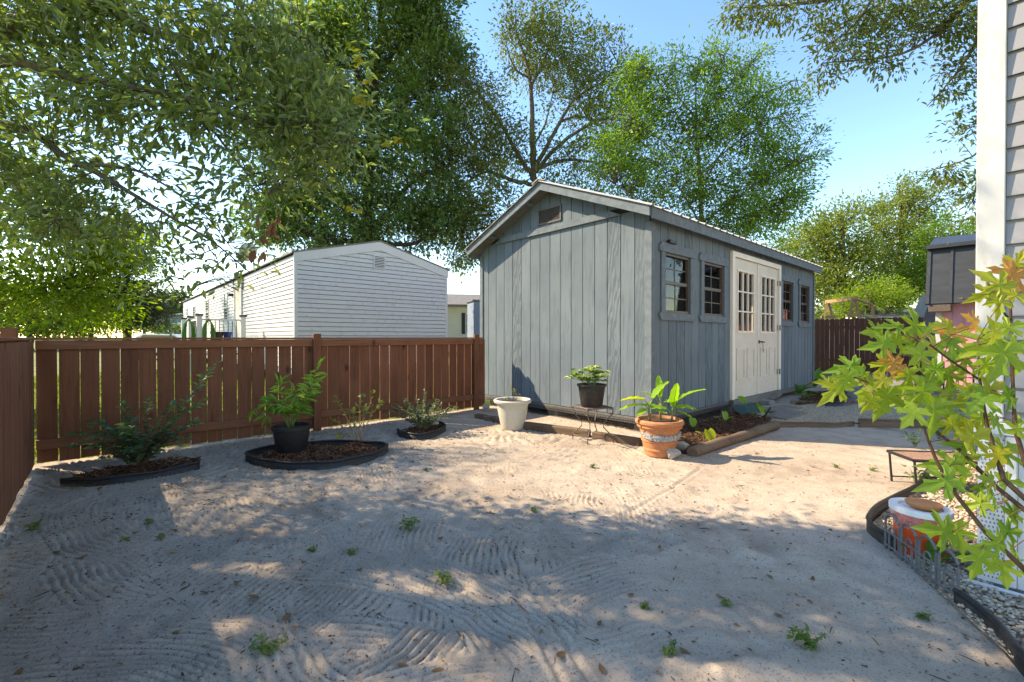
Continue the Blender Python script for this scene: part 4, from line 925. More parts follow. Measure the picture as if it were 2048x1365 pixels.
edging('edging_strip', [(2.13, 2.50), (2.17, 2.72), (2.28, 2.88), (2.58, 3.12), (3.05, 3.42), (3.6, 3.9)], 0.07, 'black rubber edging curling behind the bucket toward the table', 0.007, 'black_plastic', 0.012)
hb = empty('hoop_border', (0, 0, 0), 0, 'grey wire look border fence of four double hoops', 'border fence')
ha, hb2 = Vector((2.115, 2.56, 0)), Vector((1.99, 2.0, 0)); hd_ = (hb2 - ha); hl = hd_.length; hu = hd_.normalized()
for i in range(4):
    c = ha + hd_ * ((i + 0.5) / 4); w = hl / 8 * 0.86
    q = MB(); q.tube([c - hu * w + Vector((0, 0, -0.01))] + [c + hu * (w * math.cos(a)) + Vector((0, 0, 0.165 + 0.055 * math.sin(a))) for a in np.linspace(math.pi, 0, 9)] + [c + hu * w + Vector((0, 0, -0.01))], 0.0062, 6); q.build('hoop', 'grey_plastic', hb)
    q = MB(); w2 = w * 0.42; q.tube([c - hu * w2] + [c + hu * (w2 * math.cos(a)) + Vector((0, 0, 0.118 + 0.03 * math.sin(a))) for a in np.linspace(math.pi, 0, 7)] + [c + hu * w2], 0.005, 6); q.build('inner_hoop', 'grey_plastic', hb)
for zz in (0.11, 0.035): MB().tube([ha + Vector((0, 0, zz)), hb2 + Vector((0, 0, zz))], 0.0055, 6).build('cross_wire', 'grey_plastic', hb)

# ------------------------------------------------------------------ pots and planters
def pot(name, prof, loc, mat, label, n=44, soil_r=None, soil_z=None, cat='pot'):
    root = empty(name, loc, 0, label, cat); MB().lathe(prof, n).build('body', mat, root, sm_angle=35)
    if soil_r: MB().disc(soil_r, soil_z, 30).build('soil', 'soil', root)
    return root
wp = G(1025, 858)
pot('planter', [(0.0, 0.0), (0.14, 0.0), (0.15, 0.02), (0.195, 0.24), (0.2, 0.30), (0.215, 0.34), (0.245, 0.35), (0.25, 0.375), (0.235, 0.39), (0.212, 0.385), (0.205, 0.34), (0.0, 0.34)], (wp.x, wp.y, 0), 'cream_pot', 'cream round planter with dry stems before the shed wall', soil_r=0.207, soil_z=0.347)
tp = Vector((1.50, 4.60, 0))
tpot = pot('planter', [(0.0, 0.0), (0.128, 0.0), (0.142, 0.012), (0.152, 0.06), (0.160, 0.066), (0.160, 0.080), (0.156, 0.086), (0.172, 0.15), (0.179, 0.155), (0.179, 0.168), (0.174, 0.172), (0.198, 0.285), (0.216, 0.29), (0.222, 0.30), (0.218, 0.312), (0.226, 0.318), (0.238, 0.335), (0.238, 0.355), (0.226, 0.372), (0.208, 0.372), (0.200, 0.34), (0.0, 0.34)], tp, 'terracotta', 'terracotta planter with a mortar band holding banana plants', soil_r=0.203, soil_z=0.347)
q = MB(); r_ = random.Random(4)
for i in range(46):                                # rough mortar band on the viewer side
    a = R(-160) + R(140) * i / 45
    for j in range(3):
        zz = 0.208 + j * 0.016 - 0.02 * math.sin(i / 45 * math.pi) + r_.uniform(-0.006, 0.006); rr_ = 0.1815 + (zz - 0.172) * 0.212
        c = Vector((rr_ * math.cos(a), rr_ * math.sin(a), zz)); s_ = r_.uniform(0.006, 0.012)
        q.box((-s_, -s_, -s_), (s_, s_, s_), Matrix.Translation(c) @ Matrix.Rotation(a, 4, 'Z') @ Matrix.Rotation(r_.uniform(-.6, .6), 4, 'X'))
q.build('mortar_band', 'mortar_grey', tpot)['kind'] = 'stuff'
bpz = 0.02; bpot = Vector((-2.22, 4.55, 0.03))
pot('planter', [(0.0, 0.0), (0.128, 0.0), (0.136, 0.01), (0.172, 0.25), (0.186, 0.255), (0.188, 0.285), (0.176, 0.285), (0.170, 0.24), (0.0, 0.24)], bpot, 'black_plastic', 'black nursery pot standing on the mulch in the ringed bed', soil_r=0.171, soil_z=0.247)
# wire stand with second black pot
stc = Vector((0.93, 5.22, 0)); stand = empty('wire_plant_stand', stc, ANG - 0.35, 'rusty wire plant stand with scroll corners under the black pot', 'plant stand')
SH = 0.40; q = MB(); hw = 0.165
for a, b_ in (((-hw, -hw), (hw, -hw)), ((hw, -hw), (hw, hw)), ((hw, hw), (-hw, hw)), ((-hw, hw), (-hw, -hw))): q.tube([(a[0], a[1], SH), (b_[0], b_[1], SH)], 0.007, 5)
for i in range(1, 12): t = -hw + 2 * hw * i / 12; q.tube([(t, -hw, SH), (t, hw, SH)], 0.003, 4); q.tube([(-hw, t, SH - 0.003), (hw, t, SH - 0.003)], 0.003, 4)
q.build('mesh_top', 'rust_metal', stand)
for sx, sy in ((-1, -1), (1, -1), (1, 1), (-1, 1)):
    q = MB(); f = lambda k, z: (sx * hw * k, sy * hw * k, z)
    q.tube([f(1, SH), f(1, 0.33), f(0.55, 0.22), f(0.55, 0.17), f(1.0, 0.07), f(1.0, -0.01)], 0.0065, 6); q.build('leg', 'rust_metal', stand)
    q = MB(); q.tube([(sx * (hw - 0.03 + 0.03 * math.cos(a)), sy * hw, SH - 0.04 + 0.03 * math.sin(a)) for a in np.linspace(-2.2, 2.6, 12)], 0.004, 5); q.tube([(sx * hw, sy * (hw - 0.03 + 0.03 * math.cos(a)), SH - 0.04 + 0.03 * math.sin(a)) for a in np.linspace(-2.2, 2.6, 12)], 0.004, 5); q.build('scroll', 'rust_metal', stand)
for a, b_ in (((-hw, -hw), (hw, -hw)), ((hw, -hw), (hw, hw)), ((hw, hw), (-hw, hw)), ((-hw, hw), (-hw, -hw))): MB().tube([(a[0], a[1], 0.065), (b_[0], b_[1], 0.065)], 0.0045, 5).build('stretcher', 'rust_metal', stand)
spl = stc + Vector((-0.01, 0.0, SH + 0.009))
pot('planter', [(0.0, 0.0), (0.118, 0.0), (0.124, 0.01), (0.155, 0.225), (0.168, 0.23), (0.17, 0.252), (0.158, 0.252), (0.153, 0.215), (0.0, 0.215)], spl, 'black_plastic', 'black nursery pot on the rusty wire stand', soil_r=0.154, soil_z=0.222)

# ------------------------------------------------------------------ plants
def leaf_arrays(pos, dirs, size, aspect=0.45, droop=0.2, fold=0.25, seed=0, shape='diamond'):
    """pos (n,3), dirs (n,3) direction of the blade; folded blades, 6 vertices each"""
    r = np.random.default_rng(seed); n = len(pos)
    d = dirs / (np.linalg.norm(dirs, axis=1, keepdims=True) + 1e-9)
    up = np.tile(np.array([0, 0, 1.0]), (n, 1)) + r.normal(0, 0.45, (n, 3))
    side = np.cross(d, up); side /= (np.linalg.norm(side, axis=1, keepdims=True) + 1e-9); nor = np.cross(side, d)
    L_ = (size if hasattr(size, '__len__') else np.full(n, size)) * r.uniform(0.5, 1.4, n); L_ = L_[:, None]; w = L_ * aspect * 0.5
    p0 = pos; m1 = pos + d * L_ * 0.35 ; m2 = pos + d * L_ * 0.7 - nor * L_ * droop * 0.3; tip = pos + d * L_ - nor * L_ * droop
    if shape == 'diamond':
        mm = pos + d * L_ * 0.5 - nor * L_ * droop * 0.12
        V_ = np.stack([p0, mm + side * w + nor * w * fold, tip, mm - side * w + nor * w * fold], 1).reshape(-1, 3)
        b_ = np.arange(n)[:, None] * 4; Fq = np.concatenate([b_ + np.array([[0, 1, 2]]), b_ + np.array([[0, 2, 3]])], 0)
    else:
        V_ = np.stack([p0, m1 + side * w + nor * w * fold, m2 + side * w * 0.8 + nor * w * fold, tip, m2 - side * w * 0.8 + nor * w * fold, m1 - side * w + nor * w * fold], 1).reshape(-1, 3)
        b_ = np.arange(n)[:, None] * 6; Fq = np.concatenate([b_ + np.array([[0, 1, 2]]), b_ + np.array([[0, 2, 3]]), b_ + np.array([[0, 3, 4]]), b_ + np.array([[0, 4, 5]])], 0)
    return V_, Fq
def leaves_obj(name, pos, dirs, size, mat, parent, **kw):
    V_, Fq = leaf_arrays(np.asarray(pos, float), np.asarray(dirs, float), size, **kw); return fast_mesh(name, V_, Fq, mat, parent)
def curve_pts(a, b_, sag=0.0, n=7, wob=0.0, r=None):
    a = Vector(a); b_ = Vector(b_); out = []
    for i in range(n):
        t = i / (n - 1); p = a.lerp(b_, t); p.z += sag * 4 * t * (1 - t)
        if r and 0 < i < n - 1: p += Vector((r.uniform(-wob, wob), r.uniform(-wob, wob), r.uniform(-wob, wob)))
        out.append(p)
    return out
def bush(name, label, loc, shoots, leaf, mat, stem_mat, seed, aspect=0.5, pairs=10, rad=0.004, cat='shrub', shape='six', start=0.15, spread=1.0, droop=0.2):
    """shoots: list of (end offset, sag); leaves grow in pairs along each shoot"""
    root = empty(name, loc, 0, label, cat); r = random.Random(seed); q = MB(); pos = []; di = []
    for (e, sag) in shoots:
        pts = curve_pts((r.uniform(-.02, .02), r.uniform(-.02, .02), 0), e, sag, 9, 0.012, r); q.tube(pts, [rad * (1.15 - 0.1 * k) for k in range(9)], 5)
        npair = max(4, int(pairs * Vector(e).length / 0.5))
        for i in range(npair):
            t = start + (1 - start) * i / (npair - 1); k = min(7, int(t * 8)); p = pts[k].lerp(pts[k + 1], t * 8 - k); tg = (pts[k + 1] - pts[k]).normalized()
            sd_ = tg.cross(Vector((r.uniform(-.4, .4), r.uniform(-.4, .4), 1))).normalized()
            for s_ in (-1, 1): pos.append(p); di.append(tg * 0.55 + sd_ * s_ * spread + Vector((r.uniform(-.25, .25), r.uniform(-.25, .25), r.uniform(-.1, .3))))
        pos.append(pts[-1]); di.append(tg)
    q.build('stems', stem_mat, root, True); leaves_obj('foliage', [tuple(p) for p in pos], [tuple(d_) for d_ in di], leaf, mat, root, aspect=aspect, seed=seed, shape=shape, droop=droop)
    return root
r_ = random.Random(21)
sh = [((0.62, 0.10, 0.93), 0.02), ((-0.55, -0.05, 0.22), 0.10), ((-0.40, 0.0, 0.42), 0.10), ((0.30, -0.02, 0.55), 0.06), ((0.05, 0.05, 0.60), 0.03), ((0.55, 0.02, 0.60), 0.07), ((-0.15, 0.03, 0.55), 0.05)]
sh += [((r_.uniform(-.38, .42), r_.uniform(-.22, .2), r_.uniform(.12, .44)), 0.06) for _ in range(22)]
bush('crape_shrub', 'lone blue green shrub with one long leaning shoot against the fence', (-3.32, 4.02, 0.03), sh, 0.064, 'leaf_crape', 'stem_red', 3, 0.58, 15, 0.0035)
sh = [((-0.12, -0.02, 0.46), 0.03), ((0.28, -0.05, 0.62), -0.03), ((-0.32, -0.1, 0.20), 0.14), ((-0.16, -0.15, 0.16), 0.16), ((0.10, 0.03, 0.34), 0.03), ((0.2, 0.06, 0.42), 0.02), ((-0.02, 0.1, 0.36), 0.02), ((-0.24, 0.06, 0.30), 0.06), ((0.02, -0.14, 0.24), 0.08)]
bush('potted_milkweed', 'bright green narrow leaved plant growing in the black pot of the ringed bed', bpot + Vector((0, 0, 0.247)), sh, 0.115, 'leaf_milkweed', 'stem_green', 4, 0.19, 13, 0.005, 'plant', start=0.3, droop=0.45)
rb = G(715, 893); sh = [((0.04, 0, 0.50), 0), ((0.16, 0.03, 0.54), 0.02), ((0.26, -0.02, 0.44), 0.04), ((-0.05, 0.02, 0.32), 0), ((0.10, -0.05, 0.40), 0.02), ((-0.24, 0.03, 0.48), 0.03), ((-0.26, -0.03, 0.26), 0.04), ((-0.18, -0.02, 0.10), 0.03)]
bush('rose_bush', 'sparse rose bush with bare canes and yellowing leaves in the ringed bed', (rb.x, rb.y - 0.02, 0.04), sh, 0.062, 'leaf_rose', 'stem_tan', 5, 0.62, 5, 0.006, start=0.55)
sh = [((0.42 * math.cos(a) * k, 0.28 * math.sin(a) * k, r_.uniform(.22, .44) * (1.25 - k * 0.5)), 0.03) for a in np.linspace(0, 6.0, 17) for k in (0.55, 1.0)] + [((0.02, 0, 0.50), 0), ((-0.46, -0.05, 0.20), 0.05)]
bush('small_bush', 'grey green bush with tiny leaves in the small bed near the shed', (-1.12, 5.68, 0.03), sh, 0.034, 'leaf_small', 'stem_tan', 6, 0.6, 22, 0.003)
# umbrella plant on the stand: whorls of leaflets
root = empty('umbrella_plant', spl + Vector((0, 0, 0.222)), 0, 'variegated umbrella plant in the black pot on the wire stand', 'plant'); q = MB(); pos = []; di = []; sz = []
for i in range(30):
    a = r_.uniform(0, 6.28); rr_ = r_.uniform(0.02, 0.24); e = Vector((rr_ * math.cos(a), rr_ * math.sin(a) * 0.8, r_.uniform(0.06, 0.22) * (1.2 - rr_ * 2)))
    if i < 4: e = Vector((-0.26 + 0.03 * i, 0, 0.10 + 0.02 * i))
    pts = curve_pts((0.02 * math.cos(a), 0.02 * math.sin(a), 0), e, 0.02, 5); q.tube(pts, 0.003, 4)
    for k in range(8):
        b_ = k / 8 * 6.28; pos.append(tuple(e)); di.append((math.cos(b_), math.sin(b_), 0.15)); sz.append(r_.uniform(0.06, 0.09))
q.build('stems', 'stem_green', root); leaves_obj('foliage', pos, di, np.array(sz), 'leaf_varieg', root, aspect=0.42, seed=9, shape='six', droop=0.25)
# banana plants: one blade = one part
def blade(length, width, arch, n=10, fold=0.25, seg=3):
    m = MB()
    for i in range(n + 1):
        t = i / n; w = width * (math.sin(math.pi * min(1, t * 0.93 + 0.07)) ** 0.6) * 0.5; x = length * t; z = -arch * length * t * t
        for j in range(-seg, seg + 1): m.v.append((x, w * j / seg, z + abs(j / seg) * w * fold + 0.006 * math.sin(i * 2.2) * (abs(j) / seg)))
    k = 2 * seg + 1
    for i in range(n):
        for j in range(k - 1): m.f.append((i * k + j, i * k + j + 1, (i + 1) * k + j + 1, (i + 1) * k + j))
    m.tube([(length * i / n, 0, -arch * length * (i / n) ** 2 - 0.002) for i in range(n + 1)], [0.0042 * (1 - 0.8 * i / n) for i in range(n + 1)], 5)
    return m
ban = empty('banana_plant', tp + Vector((0, 0, 0.345)), 0, 'young banana plants with broad bright leaves in the terracotta planter', 'plant')
for (x, y, h, lv) in ((-0.10, 0.0, 0.16, [(-0.02, 0.19, 172, 12, 0.24, 0.085, 1), (0, 0.14, 185, 4, 0.27, 0.075, 0), (0.0, 0.20, 35, 48, 0.30, 0.10, 0), (0, 0.10, 215, -10, 0.14, 0.07, 0), (0.0, 0.08, 320, 10, 0.13, 0.07, 0)]),
                      (0.03, 0.06, 0.22, [(0, 0.2, 80, 72, 0.24, 0.08, 0), (0, 0.2, 150, 35, 0.16, 0.08, 0), (0, 0.17, 300, 18, 0.15, 0.08, 0), (0, 0.12, 200, 20, 0.16, 0.08, 0)]),
                      (0.12, -0.02, 0.14, [(0, 0.17, 18, 34, 0.36, 0.12, 0), (0, 0.13, 268, 72, 0.27, 0.10, 0), (0, 0.11, 5, 10, 0.22, 0.085, 0), (0, 0.08, 340, -12, 0.20, 0.075, 0), (0, 0.1, 190, 18, 0.20, 0.08, 0), (0, 0.12, 30, 5, 0.26, 0.075, 0)])):
    MB().tube([(x, y, 0), (x * 1.02, y, h * 0.6), (x * 1.04, y, h)], [0.014, 0.011, 0.007], 8).build('stem', 'stem_tan', ban, True)
    for (o_, hz, az, el, ln, wd, yel) in lv:
        bl = blade(ln, wd, 0.30 if el < 60 else 0.08).build('leaf', 'leaf_banana_yellow' if yel else 'leaf_banana', ban, True); a = R(az)
        st_ = Vector((x + 0.05 * math.cos(a), y + 0.05 * math.sin(a), hz + 0.03)); bl.location = st_; bl.rotation_euler = (R(r_.uniform(-25, 25)), -R(el), a)
        MB().tube([(x, y, hz * 0.6), (x + 0.015 * math.cos(a), y + 0.015 * math.sin(a), hz * 0.9), st_], [0.006, 0.005, 0.004], 6).build('petiole', 'stem_green', ban, True)
# dry stems in the cream planter
bush('dry_plant', 'sparse dry plant with a few leaves in the cream planter', (wp.x, wp.y, 0.347), [((0.09, 0, 0.10), 0.03), ((-0.06, 0.02, 0.07), 0), ((0.02, 0.04, 0.15), 0), ((-0.1, -0.02, 0.05), 0.01), ((0.05, -0.05, 0.05), 0.01), ((-0.02, 0.0, 0.20), 0)], 0.03, 'leaf_rose', 'stem_red', 8, 0.5, 6, 0.003, 'plant', start=0.7)
# elephant ear seedlings and hostas
def heart(length):
    m = MB(); pts = []
    for i in range(20):
        a = 2 * math.pi * i / 20; rr_ = length * 0.5 * (0.75 + 0.32 * abs(math.cos(a / 2)) ** 0.8 - (0.28 if abs(a - math.pi) < 0.35 else 0)); pts.append((rr_ * math.cos(a) + length * 0.2, rr_ * math.sin(a) * 0.72))
    m.v = [(length * 0.05, 0, 0)] + [(x, y, abs(y) * 0.35 - 0.12 * x * x / length) for x, y in pts]; m.f = [(0, i + 1, (i + 1) % 20 + 1) for i in range(20)]; return m
def eared(u, v, spec, label, mat, seed, z=0.02, Y=None):
    g = G(u, v); root = empty('broad_leaf_plant', (g.x, g.y, z), 0, label, 'plant'); r = random.Random(seed)
    for (dx, dy, h, ln, az, el, yl) in spec:
        q = MB(); q.tube(curve_pts((0, 0, -0.01), (dx, dy, h), 0.02, 6), [0.005, 0.005, 0.004, 0.004, 0.003, 0.003], 5); q.build('petiole', 'stem_green', root, True)
        o = heart(ln).build('leaf', 'leaf_banana_yellow' if yl else mat, root, True); o.location = (dx, dy, h); o.rotation_euler = (R(r.uniform(-20, 20)), -R(el), R(az))
    return root
eared(1388, 862, [(-0.02, 0, 0.13, 0.14, -100, -60, 0)], 'single upright broad leaf nearest the clay pot in the mulch', 'leaf_banana', 1)
eared(1412, 888, [(0.02, -0.02, 0.13, 0.17, -70, -62, 1), (-0.05, 0.03, 0.09, 0.08, 150, 20, 0)], 'yellow heart leaf plant drooping over the mulch by the log', 'leaf_banana', 2)
eared(1445, 850, [(0.02, 0, 0.15, 0.15, -80, -65, 0), (-0.06, 0.02, 0.08, 0.07, 180, 10, 0), (0.1, 0, 0.07, 0.08, 0, 20, 0)], 'broad leaf seedling in the middle of the mulch behind the log', 'leaf_banana', 3)
eared(1505, 838, [(0.05, -0.02, 0.20, 0.24, -60, -55, 0), (-0.1, 0.04, 0.22, 0.17, 120, 40, 0), (0.12, 0.05, 0.15, 0.2, -20, -40, 0)], 'broad leaf plant beside the solar lamp', 'leaf_banana', 4)
def rosette(u, v, n, ln, label, seed, z=0.03, up=45, name='hosta_plant'):
    g = G(u, v); root = empty(name, (g.x, g.y, z), 0, label, 'plant'); r = random.Random(seed)
    for i in range(n):
        a = 6.28 * i / n + r.uniform(-.3, .3); o = blade(ln * r.uniform(0.7, 1.15), ln * 0.30, 0.45, 8, 0.35, 2).build('leaf', 'leaf_hosta', root, True); o.location = (0.02 * math.cos(a), 0.02 * math.sin(a), 0); o.rotation_euler = (0, -R(up + r.uniform(-15, 30)), a)
rosette(1598, 790, 9, 0.36, 'strappy green plant at the shed wall before the edging curl', 1)
rosette(1630, 776, 7, 0.46, 'tall strappy green plant at the far shed corner', 2, up=62)
rosette(1612, 800, 6, 0.2, 'low leafy plant at the front of the far mulch bed', 3)
# solar lamp, green panel
sl = empty('solar_lamp', G(1527, 838), ANG, 'black solar spotlight on a stake beside the shed step', 'lamp')
MB().tube([(0, 0, -0.05), (0, 0, 0.20)], 0.012, 8).build('stake', 'black_plastic', sl); MB().cbox((-0.11, -0.075, -0.03), (0.11, 0.075, 0.03), 0.012).build('lamp_head', 'grey_plastic', sl).location = (0.05, -0.03, 0.24); sl.children[1].rotation_euler = (R(25), R(15), 0)
q = MB(); n = 18
for i in range(n + 1): x = i * 0.042; zz = 0.018 * (i % 2); q.v += [(x, 0.0, zz), (x, 0.14, zz + 0.11)]
for i in range(n): q.f.append((2 * i, 2 * i + 2, 2 * i + 3, 2 * i + 1))
o = q.build('corrugated_panel', 'green_plastic'); o.location = C0 + S * 1.95 - GD * 0.36 + Vector((0, 0, 0.03)); o.rotation_euler = (0, 0, ANG); tag(o, 'green corrugated plastic panel leaning under the shed step', 'panel')

# low table, bucket, garden bits at right
tb = empty('low_table', (3.08, 3.46, 0), R(-8), 'low black metal table with brown slatted top by the house', 'table'); tw, td, th_ = 0.56, 0.30, 0.26
for i in range(12): MB().cbox((0.02 + i * 0.0435, 0.02, th_ - 0.010), (0.02 + i * 0.0435 + 0.041, td - 0.02, th_ - 0.001), 0.002).build('slat', 'tile_brown', tb)
q = MB()
for a, b_ in (((0, 0), (tw, 0)), ((tw, 0), (tw, td)), ((tw, td), (0, td)), ((0, td), (0, 0))): q.tube([(a[0], a[1], th_ - 0.006), (b_[0], b_[1], th_ - 0.006)], 0.012, 4)
q.build('rim', 'black_metal', tb)
for (x, y) in ((0.01, 0.01), (tw - 0.01, 0.01), (0.01, td - 0.01), (tw - 0.01, td - 0.01)): MB().tube([(x, y, th_ - 0.01), (x + (0.02 if x < 0.1 else -0.02), y, 0.0)], 0.0085, 6).build('leg', 'black_metal', tb)
for y in (0.012, td - 0.012): MB().tube([(0.03, y, 0.05), (tw - 0.03, y, 0.05)], 0.006, 6).build('stretcher', 'black_metal', tb)
bk = empty('bucket', (2.235, 2.47, 0.015), 0, 'orange bucket with white lid and plastic bag behind the hoop border', 'bucket'); BR0, BR1, BH = 0.102, 0.120, 0.26
MB().lathe([(0, 0), (BR0, 0), (BR0 + 0.002, 0.004), (BR1, BH - 0.02), (BR1 - 0.004, BH - 0.02), (BR0 - 0.004, 0.006), (0, 0.006)], 48).build('body', 'bucket_orange', bk, sm_angle=40)
for zz in (0.20, 0.235): q = MB().lathe([(BR0 + (BR1 - BR0) * zz / BH + 0.001, zz - 0.005), (BR0 + (BR1 - BR0) * zz / BH + 0.008, zz), (BR0 + (BR1 - BR0) * zz / BH + 0.001, zz + 0.005)], 48).build('band', 'bucket_orange', bk, True)
MB().lathe([(0, BH - 0.012), (BR1 - 0.03, BH - 0.012), (BR1 - 0.026, BH), (BR1 + 0.012, BH + 0.002), (BR1 + 0.014, BH - 0.004), (BR1 + 0.013, BH - 0.028), (BR1 + 0.006, BH - 0.03)], 48).build('lid', 'bucket_white', bk, sm_angle=40)
q = MB(); n = 60; ba = random.Random(6)                                                           # bag skirt hanging under the lid
for i in range(n):
    a = 2 * math.pi * i / n; drop = 0.03 + 0.05 * (0.5 + 0.5 * math.sin(a * 2 + 1.2)) + ba.uniform(-0.012, 0.012)
    for j in range(5):
        t = j / 4; rr_ = BR1 + 0.010 + 0.012 * math.sin(a * 13 + j) * t + ba.uniform(-.003, .003) - 0.012 * t; q.v.append((rr_ * math.cos(a), rr_ * math.sin(a), BH - 0.03 - drop * t))
for i in range(n):
    for j in range(4): q.f.append((i * 5 + j, ((i + 1) % n) * 5 + j, ((i + 1) % n) * 5 + j + 1, i * 5 + j + 1))
q.build('plastic_bag', 'plastic_film', bk, True)
# printed square with lettering wrapped on the bucket side
def wrap(x, z, a0, off): rr_ = BR0 + (BR1 - BR0) * z / BH + off; a = a0 + x / rr_; return (rr_ * math.cos(a), rr_ * math.sin(a), z)
A0 = R(-62); zc = 0.10; q = MB(); hsz = 0.052; n = 10
for i in range(n + 1):
    for j in range(n + 1): q.v.append(wrap(-hsz + 2 * hsz * i / n, zc - hsz + 2 * hsz * j / n, A0, 0.0012))
for i in range(n):
    for j in range(n): q.f.append((i * (n + 1) + j, (i + 1) * (n + 1) + j, (i + 1) * (n + 1) + j + 1, i * (n + 1) + j + 1))
MBsq = q.build('printed_square', 'bucket_white', bk)
q = MB(); hs2 = hsz * 0.94
for i in range(n + 1):
    for j in range(n + 1): q.v.append(wrap(-hs2 + 2 * hs2 * i / n, zc - hs2 + 2 * hs2 * j / n, A0, 0.0018))
q.f = list(MB().f); 
for i in range(n):
    for j in range(n): q.f.append((i * (n + 1) + j, (i + 1) * (n + 1) + j, (i + 1) * (n + 1) + j + 1, i * (n + 1) + j + 1))
q.build('printed_field', 'bucket_orange', bk)
dg = bpy.context.evaluated_depsgraph_get()
for txt, ox, oz, size in (('THE', -0.032, 0.026, 0.018), ('HOME', -0.042, -0.004, 0.030), ('DEPOT', -0.030, -0.036, 0.025)):
    cu = bpy.data.curves.new('lettering', 'FONT'); cu.body = txt; cu.size = size; cu.offset = 0.0011
    tmp = bpy.data.objects.new('lettering_source', cu); COL.objects.link(tmp); bpy.context.view_layer.update(); dg = bpy.context.evaluated_depsgraph_get()
    me = bpy.data.meshes.new_from_object(tmp.evaluated_get(dg)); bpy.data.objects.remove(tmp)
    ca, sa = math.cos(R(28)), math.sin(R(28))
    for vv in me.vertices:
        x, y = vv.co.x + ox, vv.co.y + oz; x2, y2 = x * ca - y * sa, x * sa + y * ca
        vv.co = wrap(max(-0.049, min(0.049, x2)), zc + max(-0.049, min(0.049, y2)), A0, 0.0028)
    me.materials.clear(); link('lettering', me, 'bucket_white', bk)
sc_o = MB().lathe([(0, 0), (0.064, 0.0), (0.074, 0.006), (0.080, 0.022), (0.074, 0.024), (0.0, 0.024)], 40).build('clay_saucer', 'saucer_clay', None, sm_angle=40); sc_o.location = (2.245, 2.46, BH + 0.0165); tag(sc_o, 'upturned terracotta saucer on the bucket lid', 'saucer')
o = MB().lathe([(0, 0), (0.10, 0), (0.19, 0.13), (0.20, 0.13), (0.195, 0.142), (0.18, 0.135), (0.095, 0.012), (0, 0.012)], 28).build('plastic_bowl', 'red_plastic', None, sm_angle=40); g = P(1866, 772, 9.6); o.location = (g.x, g.y, 0.12); tag(o, 'red plastic bowl by the pink shed wall', 'bowl')
o2 = MB().cbox((-0.15, -0.15, 0), (0.15, 0.15, 0.118), 0.01).build('paver_block', 'paver'); o2.location = (g.x, g.y, 0); tag(o2, 'concrete block carrying the red bowl', 'block')
wf = empty('wire_fence', P(1888, 675, 8.6) - Vector((0, 0, 1.2)), R(-20), 'black wire garden fence panel before the pink shed', 'border fence')
for i in range(9): MB().tube([(i * 0.11, 0, 0), (i * 0.11, 0, 0.72 if i % 4 == 0 else 0.5)], 0.014 if i % 4 == 0 else 0.006, 6).build('wire', 'black_metal', wf)
for zz in (0.15, 0.45): MB().tube([(0, 0, zz), (0.9, 0, zz)], 0.006, 6).build('wire', 'black_metal', wf)
for i, (u, v, n_, h_, lab) in enumerate(((1880, 880, 10, 0.30, 'wispy green plant between the path edging and table'), (1925, 880, 12, 0.34, 'wispy plant against the white house corner'), (1830, 895, 6, 0.18, 'small wispy sprig left of the low table'), (1842, 975, 6, 0.15, 'small stalks growing in gravel under the low table'), (1905, 960, 8, 0.22, 'leafy stalks growing in gravel behind the bucket'))):
    g = G(u, v); bush('garden_plant', lab, (g.x, g.y, 0.01), [((r_.uniform(-.16, .16), r_.uniform(-.1, .1), h_ * r_.uniform(0.5, 1.1)), 0.02) for _ in range(n_)], 0.04, 'leaf_weed', 'stem_green', 40 + i, 0.35, 9, 0.0025, 'plant')
rosette(1868, 1135, 8, 0.15, 'small iris like plant sprouting inside the hoop border', 7, 0.01, 70, 'iris_plant')

# weeds on the sand
weeds = [(815, 1062, .13, 'feathery weed on the raked sand in front of the ringed bed'), (888, 1168, .10, 'leafy weed in the centre of the yard beside the drag track'), (530, 1302, .11, 'largest leafy weed near the lower left of the yard'), (1628, 1300, .13, 'wide wispy weed at the lower right of the sand'), (1340, 1312, .07, 'tiny weed near the bottom edge right of the tracks'), (1068, 1028, .05, 'tiny weed where sun and shade meet'), (1185, 935, .07, 'sprig weed in the sunlit sand before the wire stand'), (705, 1110, .06, 'small weed between rake arcs near the dapple'), (250, 1085, .06, 'small broad weed near the corner of the fences'), (65, 1060, .10, 'grassy weed at the foot of the side fence'), (320, 1080, .05, 'tiny weed in front of the lone shrub'), (1675, 938, .06, 'pale weed on the shade line left of the table'), (1748, 945, .06, 'pale weed on the shade line nearest the table'), (1455, 1212, .05, 'tiny weed in the shaded centre right sand'), (295, 1050, .05, 'tiny sprout in the shade before the left edging'), (1080, 862, .10, 'ferny weed between the cream planter and timber'), (1850, 1240, .06, 'small weed just outside the black rubber edging'), (850, 945, .05, 'tiny sprout on the sand right of the ringed bed'), (620, 1105, .06, 'small sprout amid the curved rake lines'), (1292, 1215, .05, 'tiny sprout in the middle of the smooth sand')]
for i, (u, v, s_, lab) in enumerate(weeds):
    s_ *= 0.62
    g = G(u, v); r = random.Random(i); bush('weed', lab, (g.x, g.y, zs(g.x, g.y) - 0.004), [((r.uniform(-1, 1) * s_ * 0.8, r.uniform(-1, 1) * s_ * 0.6, s_ * r.uniform(0.35, 0.9)), 0.01) for _ in range(8)], s_ * 0.33, 'leaf_weed', 'stem_green', 60 + i, 0.34, 10 * 0.12 / s_ * 2.5, 0.0016, 'weed', start=0.25)['group'] = 'weeds sprouting in the sand'

